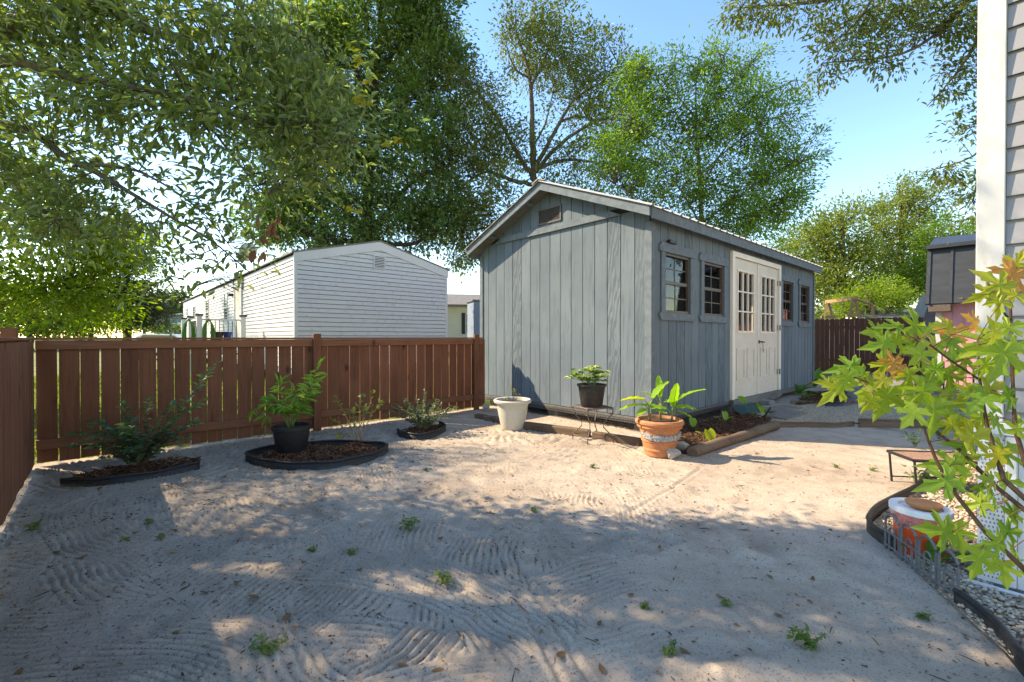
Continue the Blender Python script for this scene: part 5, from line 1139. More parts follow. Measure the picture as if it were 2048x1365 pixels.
# fallen leaves: larger ones individually, the rest as litter
fm = MB()
for i in range(9):
    t = i / 8; w = 0.5 * 0.5 * math.sin(math.pi * (t * 0.94 + 0.03)) ** 0.8
    for j in (-1, -0.5, 0, 0.5, 1): fm.v.append((t - 0.5, w * j, 0.12 * (t - 0.5) ** 2 * 2 + 0.22 * abs(j) * w))
for i in range(8):
    for j in range(4): fm.f.append((i * 5 + j, i * 5 + j + 1, i * 5 + j + 6, i * 5 + j + 5))
fm.tube([(-0.5, 0, 0.06), (-0.66, 0.02, 0.09)], 0.012, 4)
first = fm.build('fallen_leaf', 'leaf_litter', None, True)
spots = [(1122, 1318, .06), (1372, 1308, .045), (1200, 1252, .04), (1262, 1192, .035), (505, 1200, .05), (318, 1205, .05), (570, 1238, .05), (470, 1170, .05), (365, 1175, .045), (520, 1015, .05), (205, 1045, .05), (1320, 1098, .035), (1385, 1022, .035), (455, 1285, .04), (805, 1340, .045), (875, 1350, .045), (110, 1105, .05), (880, 1080, .045), (1560, 1235, .04), (1205, 1345, .045), (30, 1350, .05), (990, 1240, .04)]
for i, (u, v, s_) in enumerate(spots):
    g = G(u, v); o = first if i == 0 else first.copy()
    if i: COL.objects.link(o)
    o.location = (g.x, g.y, zs(g.x, g.y) + 0.006); o.scale = (s_, s_, s_); o.rotation_euler = (r_.uniform(-.3, .3), r_.uniform(-.3, .3), r_.uniform(0, 6.28)); tag(o, 'curled brown oak leaf fallen on the sand', 'leaf', 'fallen oak leaves on the sand')
def litter(name, n, lo, hi, asp, mat, label, dens, seed):
    r = random.Random(seed); pts = []
    while len(pts) < n:
        x, y = r.uniform(-4.3, 3.4), r.uniform(0.9, 6.2)
        if (x - FO.x) * GD.x + (y - FO.y) * GD.y > -0.05 or abs(x) > y * 1.15 + 0.3: continue
        if x > 1.5 and (x - 1.5) > (y - 0.9) * 0.42 and y < 2.9: continue
        if (Vector((x, y, 0)) - C0).dot(S) > -0.3 and (Vector((x, y, 0)) - C0).dot(GD) > -0.6: continue
        if r.random() < dens(x, y): pts.append((x, y))
    pa = np.array(pts); zz = sand_height(pa[:, 0], pa[:, 1]) + 0.004; rg = np.random.default_rng(seed); a = rg.uniform(0, 6.28, n)
    d = np.stack([np.cos(a), np.sin(a), rg.normal(0, 0.15, n)], -1)
    return tag(leaves_obj(name, np.column_stack([pa, zz]), d, rg.uniform(lo, hi, n), mat, None, aspect=asp, seed=seed, droop=0.1, shape='six'), label, 'litter', None, 'stuff')
ld = lambda x, y: 0.25 + 0.75 * max(0, min(1, (-x + 0.6) / 2.5))
litter('leaf_litter', 800, 0.018, 0.042, 0.42, 'leaf_litter', 'small brown leaves scattered over the sand', ld, 1)
litter('debris', 8000, 0.006, 0.022, 0.35, 'debris', 'bark crumbs and dark bits strewn on the sand', lambda x, y: 0.35 + 0.65 * (vnoise(np.array([x]), np.array([y]), 1.3, 5)[0] + 0.5 > 0.58), 2)
xx = np.random.default_rng(31).uniform(-4.2, 1.4, 300000); yy_ = np.random.default_rng(32).uniform(1.0, 6.0, 300000)
ok = (np.abs(xx) < yy_ * 1.15 + 0.2) & ((xx - FO.x) * GD.x + (yy_ - FO.y) * GD.y < -0.05); xx, yy_ = xx[ok], yy_[ok]
rd_ = sand_height(xx, yy_, True); ok = (rd_ < -0.0055) & (vnoise(xx, yy_, 1.7, 15) > -0.22); xx, yy_ = xx[ok][:42000], yy_[ok][:42000]
a_ = np.random.default_rng(33).uniform(0, 6.28, len(xx))
tag(leaves_obj('bark_crumbs', np.column_stack([xx, yy_, sand_height(xx, yy_) + 0.003]), np.column_stack([np.cos(a_), np.sin(a_), 0 * a_ + 0.05]), np.random.default_rng(34).uniform(0.007, 0.021, len(xx)), 'debris', None, aspect=0.5, seed=35, droop=0.05), 'dark crumbs of bark gathered in the rake furrows', 'litter', None, 'stuff')
litter('twigs', 420, 0.03, 0.085, 0.05, 'debris', 'thin twigs lying on the sand', lambda x, y: 0.6, 3)

# grass beyond the fence, seen through the gaps
n = 26000; px = rng.uniform(-14, 0.5, n); py = rng.uniform(4.5, 16, n); keep = ((px - FO.x) * GD.x + (py - FO.y) * GD.y > 0.25)
px, py = px[keep], py[keep]; rel = np.stack([px - HO.x, py - HO.y], -1); ins = (rel @ np.array(S[:2]) > -0.05) & (rel @ np.array(GD[:2]) > -0.05) & (rel @ np.array(S[:2]) < HW + .1)
px, py = px[~ins], py[~ins]; a = rng.uniform(0, 6.28, len(px))
tag(leaves_obj('grass', np.column_stack([px, py, np.full(len(px), -0.05)]), np.column_stack([np.cos(a) * 0.5, np.sin(a) * 0.5, np.ones(len(px))]), rng.uniform(0.06, 0.2, len(px)), 'grass_blades', None, aspect=0.12, seed=3), 'sunny grass on the neighbouring lot behind the fence', 'grass', None, 'stuff')

# ------------------------------------------------------------------ trees
def tree(name, label, limbs, lobes, leaf, mat, bark, seed, aspect=0.5, per=34, spread=0.55, flat=0.75, shape='diamond', twig_r=0.012, droop=0.25, group=None, up=0.2, dens=1.0, lr=1.0, grow=1.0):
    """limbs: polylines of (Vector, radius); lobes: (centre Vector, (rx, ry, rz), clusters)"""
    root = empty(name, limbs[0][0][0], 0, label, 'tree', group); org = limbs[0][0][0].copy(); r = np.random.default_rng(seed); rp = random.Random(seed)
    q = MB(); samples = []
    for lb_ in limbs:
        pts = [Vector(p) for p, _ in lb_]; rd = [x * lr for _, x in lb_]; fine = []; fr = []
        for i in range(len(pts) - 1):
            p0, p1, p2, p3 = pts[max(0, i - 1)], pts[i], pts[i + 1], pts[min(len(pts) - 1, i + 2)]
            for k in range(5):
                t = k / 5; p = 0.5 * ((2 * p1) + (p2 - p0) * t + (2 * p0 - 5 * p1 + 4 * p2 - p3) * t * t + (3 * p1 - p0 - 3 * p2 + p3) * t ** 3)
                rr_ = rd[i] + (rd[i + 1] - rd[i]) * t; fine.append(p + Vector((rp.gauss(0, 1), rp.gauss(0, 1), rp.gauss(0, 1))) * rr_ * 0.18); fr.append(rr_)
        fine.append(pts[-1]); fr.append(rd[-1])
        q.tube([p - org for p in fine], fr, 8 if fr[0] > 0.08 else 6); samples += fine
    sa = np.array([tuple(p) for p in samples]); pos = []; di = []
    for (c, rad_, ncl) in lobes:
        c = np.array(tuple(c)); rad_ = np.array(rad_) * grow; ncl = max(3, int(ncl * dens))
        d = r.normal(size=(ncl, 3)); d /= np.linalg.norm(d, axis=1, keepdims=True); pc = c + d * rad_ * (r.random((ncl, 1)) ** 0.42)
        for k in range(ncl):
            j = int(np.argmin(((sa - pc[k]) ** 2).sum(1) + 0.4 * np.maximum(0, sa[:, 2] - pc[k][2]) ** 2)); s0 = sa[j]
            mid_ = (s0 + pc[k]) / 2 + r.normal(0, 0.08, 3) * np.linalg.norm(pc[k] - s0) + np.array([0, 0, 0.08 * np.linalg.norm(pc[k] - s0)])
            q.tube([Vector(s0) - org, Vector(mid_) - org, Vector(pc[k]) - org], [twig_r * 1.6, twig_r, twig_r * 0.45], 3, False)
            out = pc[k] - mid_; out /= (np.linalg.norm(out) + 1e-9)
            off = r.normal(0, 1, (per, 3)) * np.array([spread, spread, spread * flat]) * r.uniform(0.6, 1.2)
            pos.append(pc[k] + off - np.array(tuple(org))); di.append(out * 0.7 + off / spread * 0.55 + r.normal(0, 0.5, (per, 3)) + np.array([0, 0, up]))
    q.build('trunk', bark, root, True)
    cr = leaves_obj('crown', np.concatenate(pos), np.concatenate(di), leaf, mat, root, aspect=aspect, seed=seed, shape=shape, droop=droop); return root
def LB(u, v, Z, ru, rv, rd, n): return (P(u, v, Z), (ru / F * Z, rd, rv / F * Z), n)
def LM(Z, *pts): return [(P(u, v, Z + dz), r_) for (u, v, dz, r_) in pts]
# dense dark tree behind the mobile home
Z = 20.5; base = P(740, 675, Z); base.z = -0.05
limbs = [[(base, 0.42), (P(738, 560, Z), 0.36), (P(735, 420, Z), 0.30), (P(745, 250, Z), 0.22), (P(760, 80, Z), 0.14), (P(770, -60, Z), 0.06)]]
for (u, v) in ((560, 330), (610, 180), (900, 330), (860, 180), (650, 60), (880, 40), (560, 440), (900, 450), (700, -80)):
    limbs.append([(P(738, min(480, v + 150), Z), 0.16), (P((738 + u) / 2, v + 40, Z - 0.6), 0.11), (P(u, v, Z - 0.3), 0.04)])
lob = [LB(740, 60, Z, 190, 170, 3.0, 300), LB(620, 300, Z, 130, 130, 2.6, 220), LB(820, 300, Z, 130, 150, 2.6, 240), LB(700, 440, Z, 180, 75, 2.4, 190), LB(880, 440, Z, 70, 60, 2.0, 70), LB(560, 450, Z, 60, 50, 1.8, 60), LB(860, 70, Z, 80, 110, 2.4, 120), LB(640, 120, Z, 110, 110, 2.2, 150), LB(740, -130, Z, 150, 90, 2.5, 120)]
tree('evergreen_oak', 'tall dense dark green tree towering behind the white mobile home', limbs, lob, 0.20, 'leaf_dark', 'bark_dark', 1, 0.45, 70, 0.36, dens=0.95, lr=0.8)
# live oak with open branching
Z = 22.0; base = P(1066, 675, Z); base.z = -0.05
limbs = [[(base, 0.42), (P(1066, 480, Z), 0.36), (P(1070, 385, Z), 0.32), (P(1068, 335, Z), 0.28), (P(1064, 250, Z), 0.20), (P(1062, 175, Z), 0.15), (P(1050, 120, Z), 0.10), (P(1030, 60, Z), 0.05)],
         LM(Z, (1062, 175, 0, .11), (1085, 130, .2, .08), (1110, 70, .4, .04)), LM(Z, (1062, 160, 0, .10), (1030, 140, -.2, .07), (1012, 90, -.2, .035)), LM(Z, (1050, 120, 0, .07), (1060, 70, .2, .05), (1062, 30, .2, .03)),
         LM(Z, (1068, 340, 0, .20), (1095, 290, -.4, .16), (1120, 245, -.7, .13), (1150, 200, -.9, .09), (1205, 165, -1, .05), (1235, 130, -1, .03)),
         LM(Z, (1072, 345, 0, .18), (1110, 300, -.6, .15), (1160, 262, -1.0, .11), (1215, 240, -1.2, .08), (1270, 250, -1.2, .04)),
         LM(Z, (1075, 340, 0, .17), (1110, 325, -.5, .14), (1160, 322, -.9, .10), (1205, 330, -1.2, .07), (1250, 345, -1.3, .03)),
         LM(Z, (1120, 245, -.7, .09), (1160, 235, -.5, .07), (1200, 255, -.3, .05), (1225, 300, -.2, .03)),
         LM(Z, (1064, 350, 0, .20), (1035, 310, -.3, .16), (1005, 255, -.5, .12), (965, 200, -.7, .08), (930, 165, -.8, .04)),
         LM(Z, (1062, 370, 0, .18), (1020, 360, -.5, .15), (975, 345, -.8, .11), (935, 365, -1, .07), (905, 400, -1, .04)),
         LM(Z, (1005, 255, -.5, .08), (960, 250, -.6, .06), (915, 265, -.7, .035)), LM(Z, (1062, 380, 0, .16), (1020, 420, -.4, .12), (975, 455, -.7, .09), (925, 462, -.9, .05)), LM(Z, (1063, 300, 0, .10), (1090, 250, .3, .07), (1105, 190, .5, .04))]
lob = [LB(1040, 70, Z, 45, 55, 1.6, 46), LB(1085, 70, Z, 55, 55, 1.8, 55), LB(1120, 130, Z, 60, 60, 1.8, 60), LB(1070, 135, Z, 60, 40, 1.6, 34), LB(1190, 140, Z - 1, 70, 55, 1.8, 60), LB(1245, 190, Z - 1, 60, 60, 1.8, 50), LB(1160, 210, Z - .7, 70, 45, 1.8, 50), LB(1230, 270, Z - 1, 70, 50, 1.8, 50), LB(1170, 300, Z - .8, 80, 40, 1.8, 42),
       LB(955, 180, Z - .7, 55, 55, 1.8, 55), LB(915, 210, Z - .7, 50, 60, 1.8, 55), LB(970, 265, Z - .6, 70, 55, 1.8, 75), LB(1015, 300, Z - .5, 55, 55, 1.6, 60), LB(930, 330, Z - .8, 60, 60, 1.8, 70), LB(985, 400, Z - .8, 65, 55, 1.8, 75), LB(925, 440, Z - .8, 55, 50, 1.8, 55), LB(1010, 460, Z - .6, 60, 50, 1.6, 50), LB(1150, 365, Z - .8, 80, 30, 1.6, 45), LB(940, 505, Z - .8, 50, 35, 1.6, 36)]
tree('live_oak', 'open crowned live oak with bare limbs rising behind the shed ridge', limbs, lob, 0.16, 'leaf_oak', 'bark', 2, 0.5, 50, 0.30, dens=0.78, lr=0.62, grow=1.18)
# bright green oak behind the shed
Z = 15.5; base = P(1405, 675, Z); base.z = -0.05
limbs = [[(base, 0.22), (P(1405, 500, Z), 0.18), (P(1400, 400, Z), 0.14), (P(1395, 300, Z), 0.10), (P(1390, 190, Z), 0.05), (P(1395, 120, Z), 0.02)]]
for (u, v) in ((1235, 230), (1280, 130), (1320, 330), (1230, 370), (1500, 130), (1560, 230), (1590, 330), (1560, 400), (1480, 260), (1450, 110), (1330, 200), (1590, 160)):
    limbs.append([(P(1400, min(470, v + 120), Z), 0.07), (P((1400 + u) / 2, v + 50, Z - 0.4), 0.05), (P(u, v, Z - 0.2), 0.015)])
lob = [LB(1400, 240, Z, 110, 110, 1.8, 130), LB(1290, 210, Z, 70, 80, 1.5, 70), LB(1250, 320, Z, 70, 80, 1.5, 80), LB(1330, 370, Z, 100, 70, 1.7, 110), LB(1480, 240, Z, 80, 80, 1.6, 75), LB(1540, 320, Z, 75, 60, 1.5, 70), LB(1470, 400, Z, 110, 70, 1.7, 120), LB(1560, 420, Z, 60, 40, 1.3, 36), LB(1400, 470, Z, 150, 40, 1.6, 80), LB(1270, 140, Z, 25, 40, .8, 12), LB(1345, 150, Z, 30, 50, .9, 16), LB(1430, 130, Z, 40, 40, 1, 22), LB(1500, 140, Z, 40, 40, 1, 18), LB(1585, 210, Z, 30, 50, .9, 14), LB(1610, 310, Z, 25, 50, .9, 14), LB(1590, 385, Z, 28, 30, .8, 10)]
tree('water_oak', 'bright green feathery oak rising directly behind the shed roof', limbs, lob, 0.115, 'leaf_bright', 'bark', 3, 0.45, 50, 0.24, dens=1.15, lr=0.5)
# trees beyond the privacy fence at right
def massed(name, label, u, v0, Z, lobes, mat, seed, leaf=0.17, per=52, spread=0.45, bark='bark'):
    base = P(u, 675, Z); base.z = -0.05; limbs = [[(base, 0.28), (P(u, (675 + v0) / 2 + 60, Z), 0.22), (P(u + 4, max(v0 + 60, (v0 + 500) / 2), Z), 0.14), (P(u - 5, v0 + 30, Z), 0.05)]]
    for (lu, lv, lru, lrv, n) in lobes: limbs.append([(P(u, min(600, lv + 90), Z), 0.10), (P((u + lu) / 2, lv + 30, Z - .3), 0.07), (P(lu, lv, Z), 0.03)])
    return tree(name, label, limbs, [LB(lu, lv, Z, lru, lrv, 1.8 * Z / 22, n) for (lu, lv, lru, lrv, n) in lobes], leaf * 1.1, mat, bark, seed, 0.5, per, spread * 0.78, dens=0.9)
massed('broadleaf_tree', 'olive green tree with twisted top right of the shed roof', 1800, 350, 30, [(1800, 400, 55, 45, 55), (1770, 470, 60, 45, 80), (1840, 470, 60, 55, 85), (1790, 550, 80, 55, 130), (1860, 560, 50, 60, 80), (1880, 400, 25, 25, 14), (1830, 390, 40, 25, 22)], 'leaf_far', 5)
massed('broadleaf_tree', 'rounded olive tree just past the end of the shed roof', 1680, 400, 27, [(1690, 440, 55, 40, 55), (1640, 480, 50, 45, 60), (1700, 520, 70, 55, 110), (1650, 570, 60, 50, 90), (1720, 590, 60, 40, 70)], 'leaf_far', 6)
massed('broadleaf_tree', 'bright green tree half hidden behind the black metal roof', 1890, 440, 26, [(1900, 470, 40, 40, 45), (1880, 540, 55, 50, 75), (1930, 540, 50, 70, 70), (1960, 490, 40, 40, 40)], 'leaf_bright', 7)
massed('yellow_green_bush', 'yellow green bush glowing behind the timber swing frame', 1735, 560, 22, [(1740, 590, 50, 30, 55), (1690, 610, 40, 25, 36), (1790, 605, 40, 25, 36)], 'leaf_lime', 8, 0.12, 50, 0.32)
massed('broadleaf_tree', 'low dark tree between the bright oak and olive trees', 1600, 480, 33, [(1590, 500, 60, 40, 60), (1560, 560, 80, 50, 80), (1630, 590, 50, 50, 60)], 'leaf_dark', 9, 0.2)
# branches hanging in from upper right
Z = 7.6; top = P(2150, -160, 8.6)
limbs = [[(Vector((9.6, 8.6, -0.05)), 0.24), (Vector((9.7, 8.6, 3.0)), 0.20), (Vector((9.4, 8.5, 6.0)), 0.15), (P(1960, -60, 8.0), 0.08), (P(1800, -20, Z), 0.05), (P(1650, 5, Z), 0.03), (P(1480, 20, Z), 0.012)],
         LM(Z, (1960, -60, .4, .06), (1900, 40, .1, .035), (1800, 110, 0, .02), (1640, 130, 0, .008)), LM(Z, (1990, -30, .3, .05), (1945, 90, .2, .03), (1900, 160, .1, .015), (1850, 215, 0, .006)), LM(Z, (2060, -20, .4, .06), (1990, 180, .2, .04), (1960, 300, .1, .02), (1850, 345, 0, .006)), LM(Z, (1960, 300, .1, .02), (1945, 400, 0, .008)), LM(Z, (1750, -15, 0, .03), (1700, 60, 0, .015), (1640, 100, 0, .006))]
lob = [LB(1480, 20, Z, 55, 40, .35, 30), LB(1570, 20, Z, 70, 45, .4, 38), LB(1660, 40, Z, 60, 60, .4, 36), LB(1760, 50, Z, 80, 55, .45, 56), LB(1850, 40, Z, 80, 60, .5, 66), LB(1930, 60, Z, 60, 80, .5, 60), LB(1700, 110, Z, 80, 28, .35, 28), LB(1640, 165, Z, 30, 30, .25, 10), LB(1770, 130, Z, 30, 25, .25, 8), LB(1930, 150, Z, 40, 40, .4, 24), LB(1885, 190, Z, 25, 18, .2, 7), LB(1945, 250, Z, 25, 50, .3, 18), LB(1890, 345, Z, 50, 18, .3, 14), LB(1940, 370, Z, 25, 40, .3, 16), LB(1945, 430, Z, 18, 25, .2, 7), LB(1780, -90, Z, 300, 60, .9, 110)]
tree('overhanging_oak', 'oak branches hanging into the sky at the upper right', limbs, lob, 0.088, 'leaf_oak', 'bark', 10, 0.36, 22, 0.14, 0.7, 'six', 0.005, up=-0.2, dens=0.8)
# near oak overhanging from the left: the shade over the yard
def NB(x, y, z, rx, ry, rz, n): return (Vector((x, y, z)), (rx, ry, rz), n)
tb_ = Vector((-6.4, 3.3, -0.05))
limbs = [[(tb_, 0.26), (Vector((-6.3, 3.3, 1.4)), 0.23), (Vector((-6.0, 3.3, 2.8)), 0.20), (Vector((-5.3, 3.3, 4.0)), 0.14), (Vector((-4.2, 3.2, 5.0)), 0.09), (Vector((-2.8, 3.0, 5.6)), 0.04)],
         [(Vector((-6.1, 3.3, 2.3)), 0.13), (Vector((-5.0, 3.5, 3.1)), 0.09)] + [(P(150, 20, 3.5), 0.05), (P(330, 75, 3.5), 0.03), (P(520, 60, 3.5), 0.014), (P(640, 90, 3.5), 0.006)],
         [(Vector((-5.6, 3.4, 2.7)), 0.09), (P(-60, 130, 3.6), 0.05), (P(160, 160, 3.4), 0.03), (P(380, 200, 3.3), 0.02), (P(560, 260, 3.3), 0.012), (P(720, 290, 3.3), 0.005)],
         [(Vector((-5.8, 3.4, 2.2)), 0.08), (P(-40, 250, 3.6), 0.04), (P(160, 330, 3.5), 0.022), (P(300, 410, 3.5), 0.014), (P(420, 480, 3.5), 0.008), (P(500, 545, 3.5), 0.004)],
         [(P(160, 330, 3.5), 0.015), (P(280, 345, 3.5), 0.01), (P(400, 420, 3.5), 0.006), (P(480, 520, 3.5), 0.003)], [(P(380, 200, 3.3), 0.012), (P(480, 330, 3.4), 0.007), (P(560, 420, 3.4), 0.003)], [(P(-40, 250, 3.6), 0.03), (P(60, 400, 3.5), 0.014), (P(180, 480, 3.5), 0.006)]]
lob = [LB(60, 60, 3.5, 130, 90, .5, 60), LB(240, 90, 3.5, 120, 90, .5, 62), LB(420, 110, 3.4, 120, 80, .5, 60), LB(560, 120, 3.4, 110, 70, .45, 46), LB(330, 220, 3.4, 140, 70, .45, 56), LB(500, 240, 3.35, 120, 70, .45, 48), LB(630, 180, 3.35, 80, 60, .35, 24), LB(700, 290, 3.35, 55, 14, .2, 8), LB(560, 340, 3.4, 90, 45, .35, 24), LB(100, 220, 3.5, 130, 70, .5, 40), LB(60, 330, 3.5, 110, 60, .45, 36), LB(150, 410, 3.5, 110, 50, .45, 34), LB(60, 450, 3.5, 90, 50, .4, 22), LB(270, 470, 3.5, 60, 40, .3, 10), LB(380, 420, 3.5, 70, 50, .35, 12), LB(450, 500, 3.5, 45, 40, .3, 8), LB(290, 340, 3.5, 50, 25, .3, 7), LB(360, 560, 3.5, 30, 20, .2, 3), LB(620, 250, 3.35, 90, 60, .35, 26), LB(480, 380, 3.4, 60, 40, .3, 8), LB(20, -60, 3.5, 300, 60, .7, 60), LB(420, -60, 3.4, 260, 60, .6, 60),
       NB(-4.6, 3.2, 5.2, 1.5, 0.8, 0.8, 68), NB(-2.9, 3.2, 5.3, 1.1, 0.6, 0.6, 39), NB(-6.4, 2.6, 4.6, 1.2, 0.9, 1.0, 54), NB(-6.2, 4.1, 4.4, 1.0, 0.8, 0.9, 50), NB(-5.6, 1.6, 4.2, 1.1, 0.7, 0.8, 39), NB(-5.6, 4.6, 3.4, 0.8, 0.6, 0.7, 28), NB(-6.6, 5.0, 3.0, 0.7, 0.7, 0.7, 24), NB(-7.6, 5.7, 4.7, 1.1, 0.7, 0.7, 54), NB(-8.6, 6.1, 5.8, 1.1, 0.8, 0.7, 46), NB(-6.9, 5.3, 3.7, 0.8, 0.6, 0.6, 36), NB(-7.3, 6.2, 5.2, 0.9, 0.7, 0.7, 43), NB(-5.4, 2.8, 3.9, 0.9, 0.6, 0.6, 43), NB(-7.4, 3.4, 5.4, 1.2, 0.9, 0.8, 54), NB(-5.8, 2.4, 5.6, 1.3, 0.8, 0.7, 43), NB(-8.4, 4.6, 4.2, 0.9, 0.7, 0.7, 43), NB(-9.6, 5.2, 5.4, 1.0, 0.8, 0.7, 43)]
near = tree('overhanging_oak', 'near oak with grey green oval leaves overhanging the yard from the upper left', limbs, lob, 0.076, 'leaf_near_oak', 'bark', 12, 0.34, 31, 0.15, 0.7, 'six', 0.004, up=0.1, droop=0.15, dens=0.8)
tips = [(P(u, v, 3.2), 0) for (u, v) in ((715, 130), (730, 165), (735, 215), (715, 205), (790, 285), (760, 290), (705, 425), (690, 420), (640, 330), (620, 370), (700, 100))]
pos = []; di = []
for p, _ in tips:
    for k in range(6): pos.append(tuple(p - near.location + Vector((random.uniform(-.03, .03), random.uniform(-.03, .03), random.uniform(-.02, .02))))); di.append((0.8 + random.uniform(-.5, .5), random.uniform(-.6, .6), 0.5 + random.uniform(-.5, .5)))
leaves_obj('young_leaves', pos, di, 0.05, 'leaf_tip', near, aspect=0.4, seed=4, shape='six')
pos = []; di = []
for (u, v) in ((520, 430), (545, 455), (560, 430), (525, 470), (550, 445), (510, 500), (530, 505)):
    for k in range(3): pos.append(tuple(P(u, v, 3.4) - near.location)); di.append((random.uniform(-.5, .5), random.uniform(-.5, .5), -1))
leaves_obj('dry_leaves', pos, di, 0.09, 'leaf_dry', near, aspect=0.45, seed=5, shape='six')
# lime green tree over the side fence
tb2 = Vector((-9.2, 7.6, -0.05))
limbs = [[(tb2, 0.13), (tb2 + Vector((0.1, 0, 1.6)), 0.10), (tb2 + Vector((0.3, 0, 3.0)), 0.07), (tb2 + Vector((0.6, -0.2, 4.4)), 0.03)]] + [[(tb2 + Vector((0.1, 0, 1.2 + 0.25 * k)), 0.05), (tb2 + Vector((0.8 * math.cos(k * 1.3), 0.6 * math.sin(k * 1.3), 1.9 + 0.3 * k)), 0.03), (tb2 + Vector((1.7 * math.cos(k * 1.3), 1.1 * math.sin(k * 1.3), 2.0 + 0.35 * k)), 0.01)] for k in range(9)]
lob = [NB(-8.7, 7.4, 3.9, 1.3, 1.1, 0.9, 90), NB(-7.6, 7.3, 2.7, 1.2, 0.9, 0.9, 85), NB(-8.8, 7.3, 1.9, 1.2, 0.9, 0.8, 70), NB(-7.2, 7.4, 1.7, 0.9, 0.8, 0.5, 50), NB(-6.6, 7.4, 2.6, 0.7, 0.6, 0.5, 30), NB(-9.6, 7.0, 2.9, 1.0, 0.9, 1.2, 60), NB(-8.2, 6.6, 4.8, 1.1, 0.8, 0.7, 50)]
tree('lime_leaved_tree', 'sunlit yellow green tree rising over the corner of the fences', limbs, lob, 0.085, 'leaf_lime', 'bark', 13, 0.5, 44, 0.21, 0.7, 'six', 0.006)
# dark drooping evergreen and distant trees on the left
Z = 17; base = P(255, 675, Z); base.z = -0.05
limbs = [[(base, 0.16), (P(255, 600, Z), 0.12), (P(252, 500, Z), 0.08), (P(250, 420, Z), 0.04)]] + [LM(Z, (255, v, 0, .06), ((255 + u) / 2, v - 5, -.2, .04), (u, v + 20, -.3, .015)) for u, v in ((190, 600), (310, 610), (200, 560), (305, 570), (210, 520), (300, 520))]
lob = [LB(200, 610, Z, 45, 22, 1, 40), LB(285, 620, Z, 45, 22, 1, 46), LB(240, 580, Z, 70, 30, 1.2, 70), LB(250, 530, Z, 70, 40, 1.2, 70), LB(270, 645, Z, 40, 12, .8, 24), LB(245, 460, Z, 50, 40, 1, 50)]
tree('drooping_evergreen', 'dark drooping evergreen beyond the fence left of the green shed', limbs, lob, 0.14, 'leaf_conifer', 'bark_dark', 14, 0.25, 60, 0.30, 0.4)
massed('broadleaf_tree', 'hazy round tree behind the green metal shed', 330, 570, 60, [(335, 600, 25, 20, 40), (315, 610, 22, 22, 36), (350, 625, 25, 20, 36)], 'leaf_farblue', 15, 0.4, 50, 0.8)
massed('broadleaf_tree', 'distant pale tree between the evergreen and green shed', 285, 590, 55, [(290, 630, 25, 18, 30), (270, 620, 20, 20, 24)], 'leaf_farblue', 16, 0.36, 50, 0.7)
massed('broadleaf_tree', 'far green tree seen under the lime tree at the left edge', 60, 560, 42, [(40, 600, 60, 40, 60), (110, 620, 50, 35, 46), (-40, 610, 60, 45, 50), (70, 655, 90, 18, 50)], 'leaf_far', 18, 0.3, 50, 0.55)
massed('broadleaf_tree', 'far green tree between the lime tree and the drooping evergreen', 180, 570, 46, [(170, 610, 50, 35, 46), (215, 640, 50, 25, 40), (140, 655, 60, 16, 36)], 'leaf_far', 19, 0.3, 50, 0.55)
massed('low_hedge', 'low green hedge before the green metal shed', 335, 640, 34, [(320, 658, 14, 7, 18), (340, 658, 14, 7, 18), (352, 660, 8, 6, 10)], 'leaf_dark', 17, 0.16, 40, 0.2)

# ------------------------------------------------------------------ maple sapling in front of the house
def maple_mesh():
    # outline of a five-lobed toothed blade, base at the origin, tip along +y
    half = [(0.0, 0.0), (0.10, -0.05), (0.26, -0.10), (0.30, -0.02), (0.46, -0.02), (0.40, 0.08), (0.26, 0.13), (0.13, 0.17), (0.32, 0.27), (0.44, 0.30), (0.56, 0.44), (0.42, 0.44), (0.40, 0.54), (0.26, 0.45), (0.10, 0.36), (0.15, 0.56), (0.24, 0.68), (0.13, 0.72), (0.08, 0.86), (0.0, 1.06)]
    outl = half + [(-x, y) for x, y in half[-2:0:-1]]
    m = MB(); k = len(outl); cz = lambda x, y: -0.42 * x * x - 0.26 * y * y + 0.16 * abs(x)
    m.v = [(0, 0.28, cz(0, 0.28))] + [(x, y, cz(x, y) + 0.02 * ((i * 37) % 5 - 2) / 2) for i, (x, y) in enumerate(outl)]; m.f = [(0, i + 1, (i + 1) % k + 1) for i in range(k)]
    return m
mm = [None, None, None]
map_root = empty('maple_sapling', (1.85, 1.0, 0), 0, 'young maple with green and orange lobed leaves before the house corner', 'tree')
for i, nm in enumerate(('maple_green', 'maple_yellow', 'maple_orange')):
    me = bpy.data.meshes.new('leaf'); src = maple_mesh(); me.from_pydata(src.v, [], src.f); me.update(); me.materials.append(M[nm]); mm[i] = me
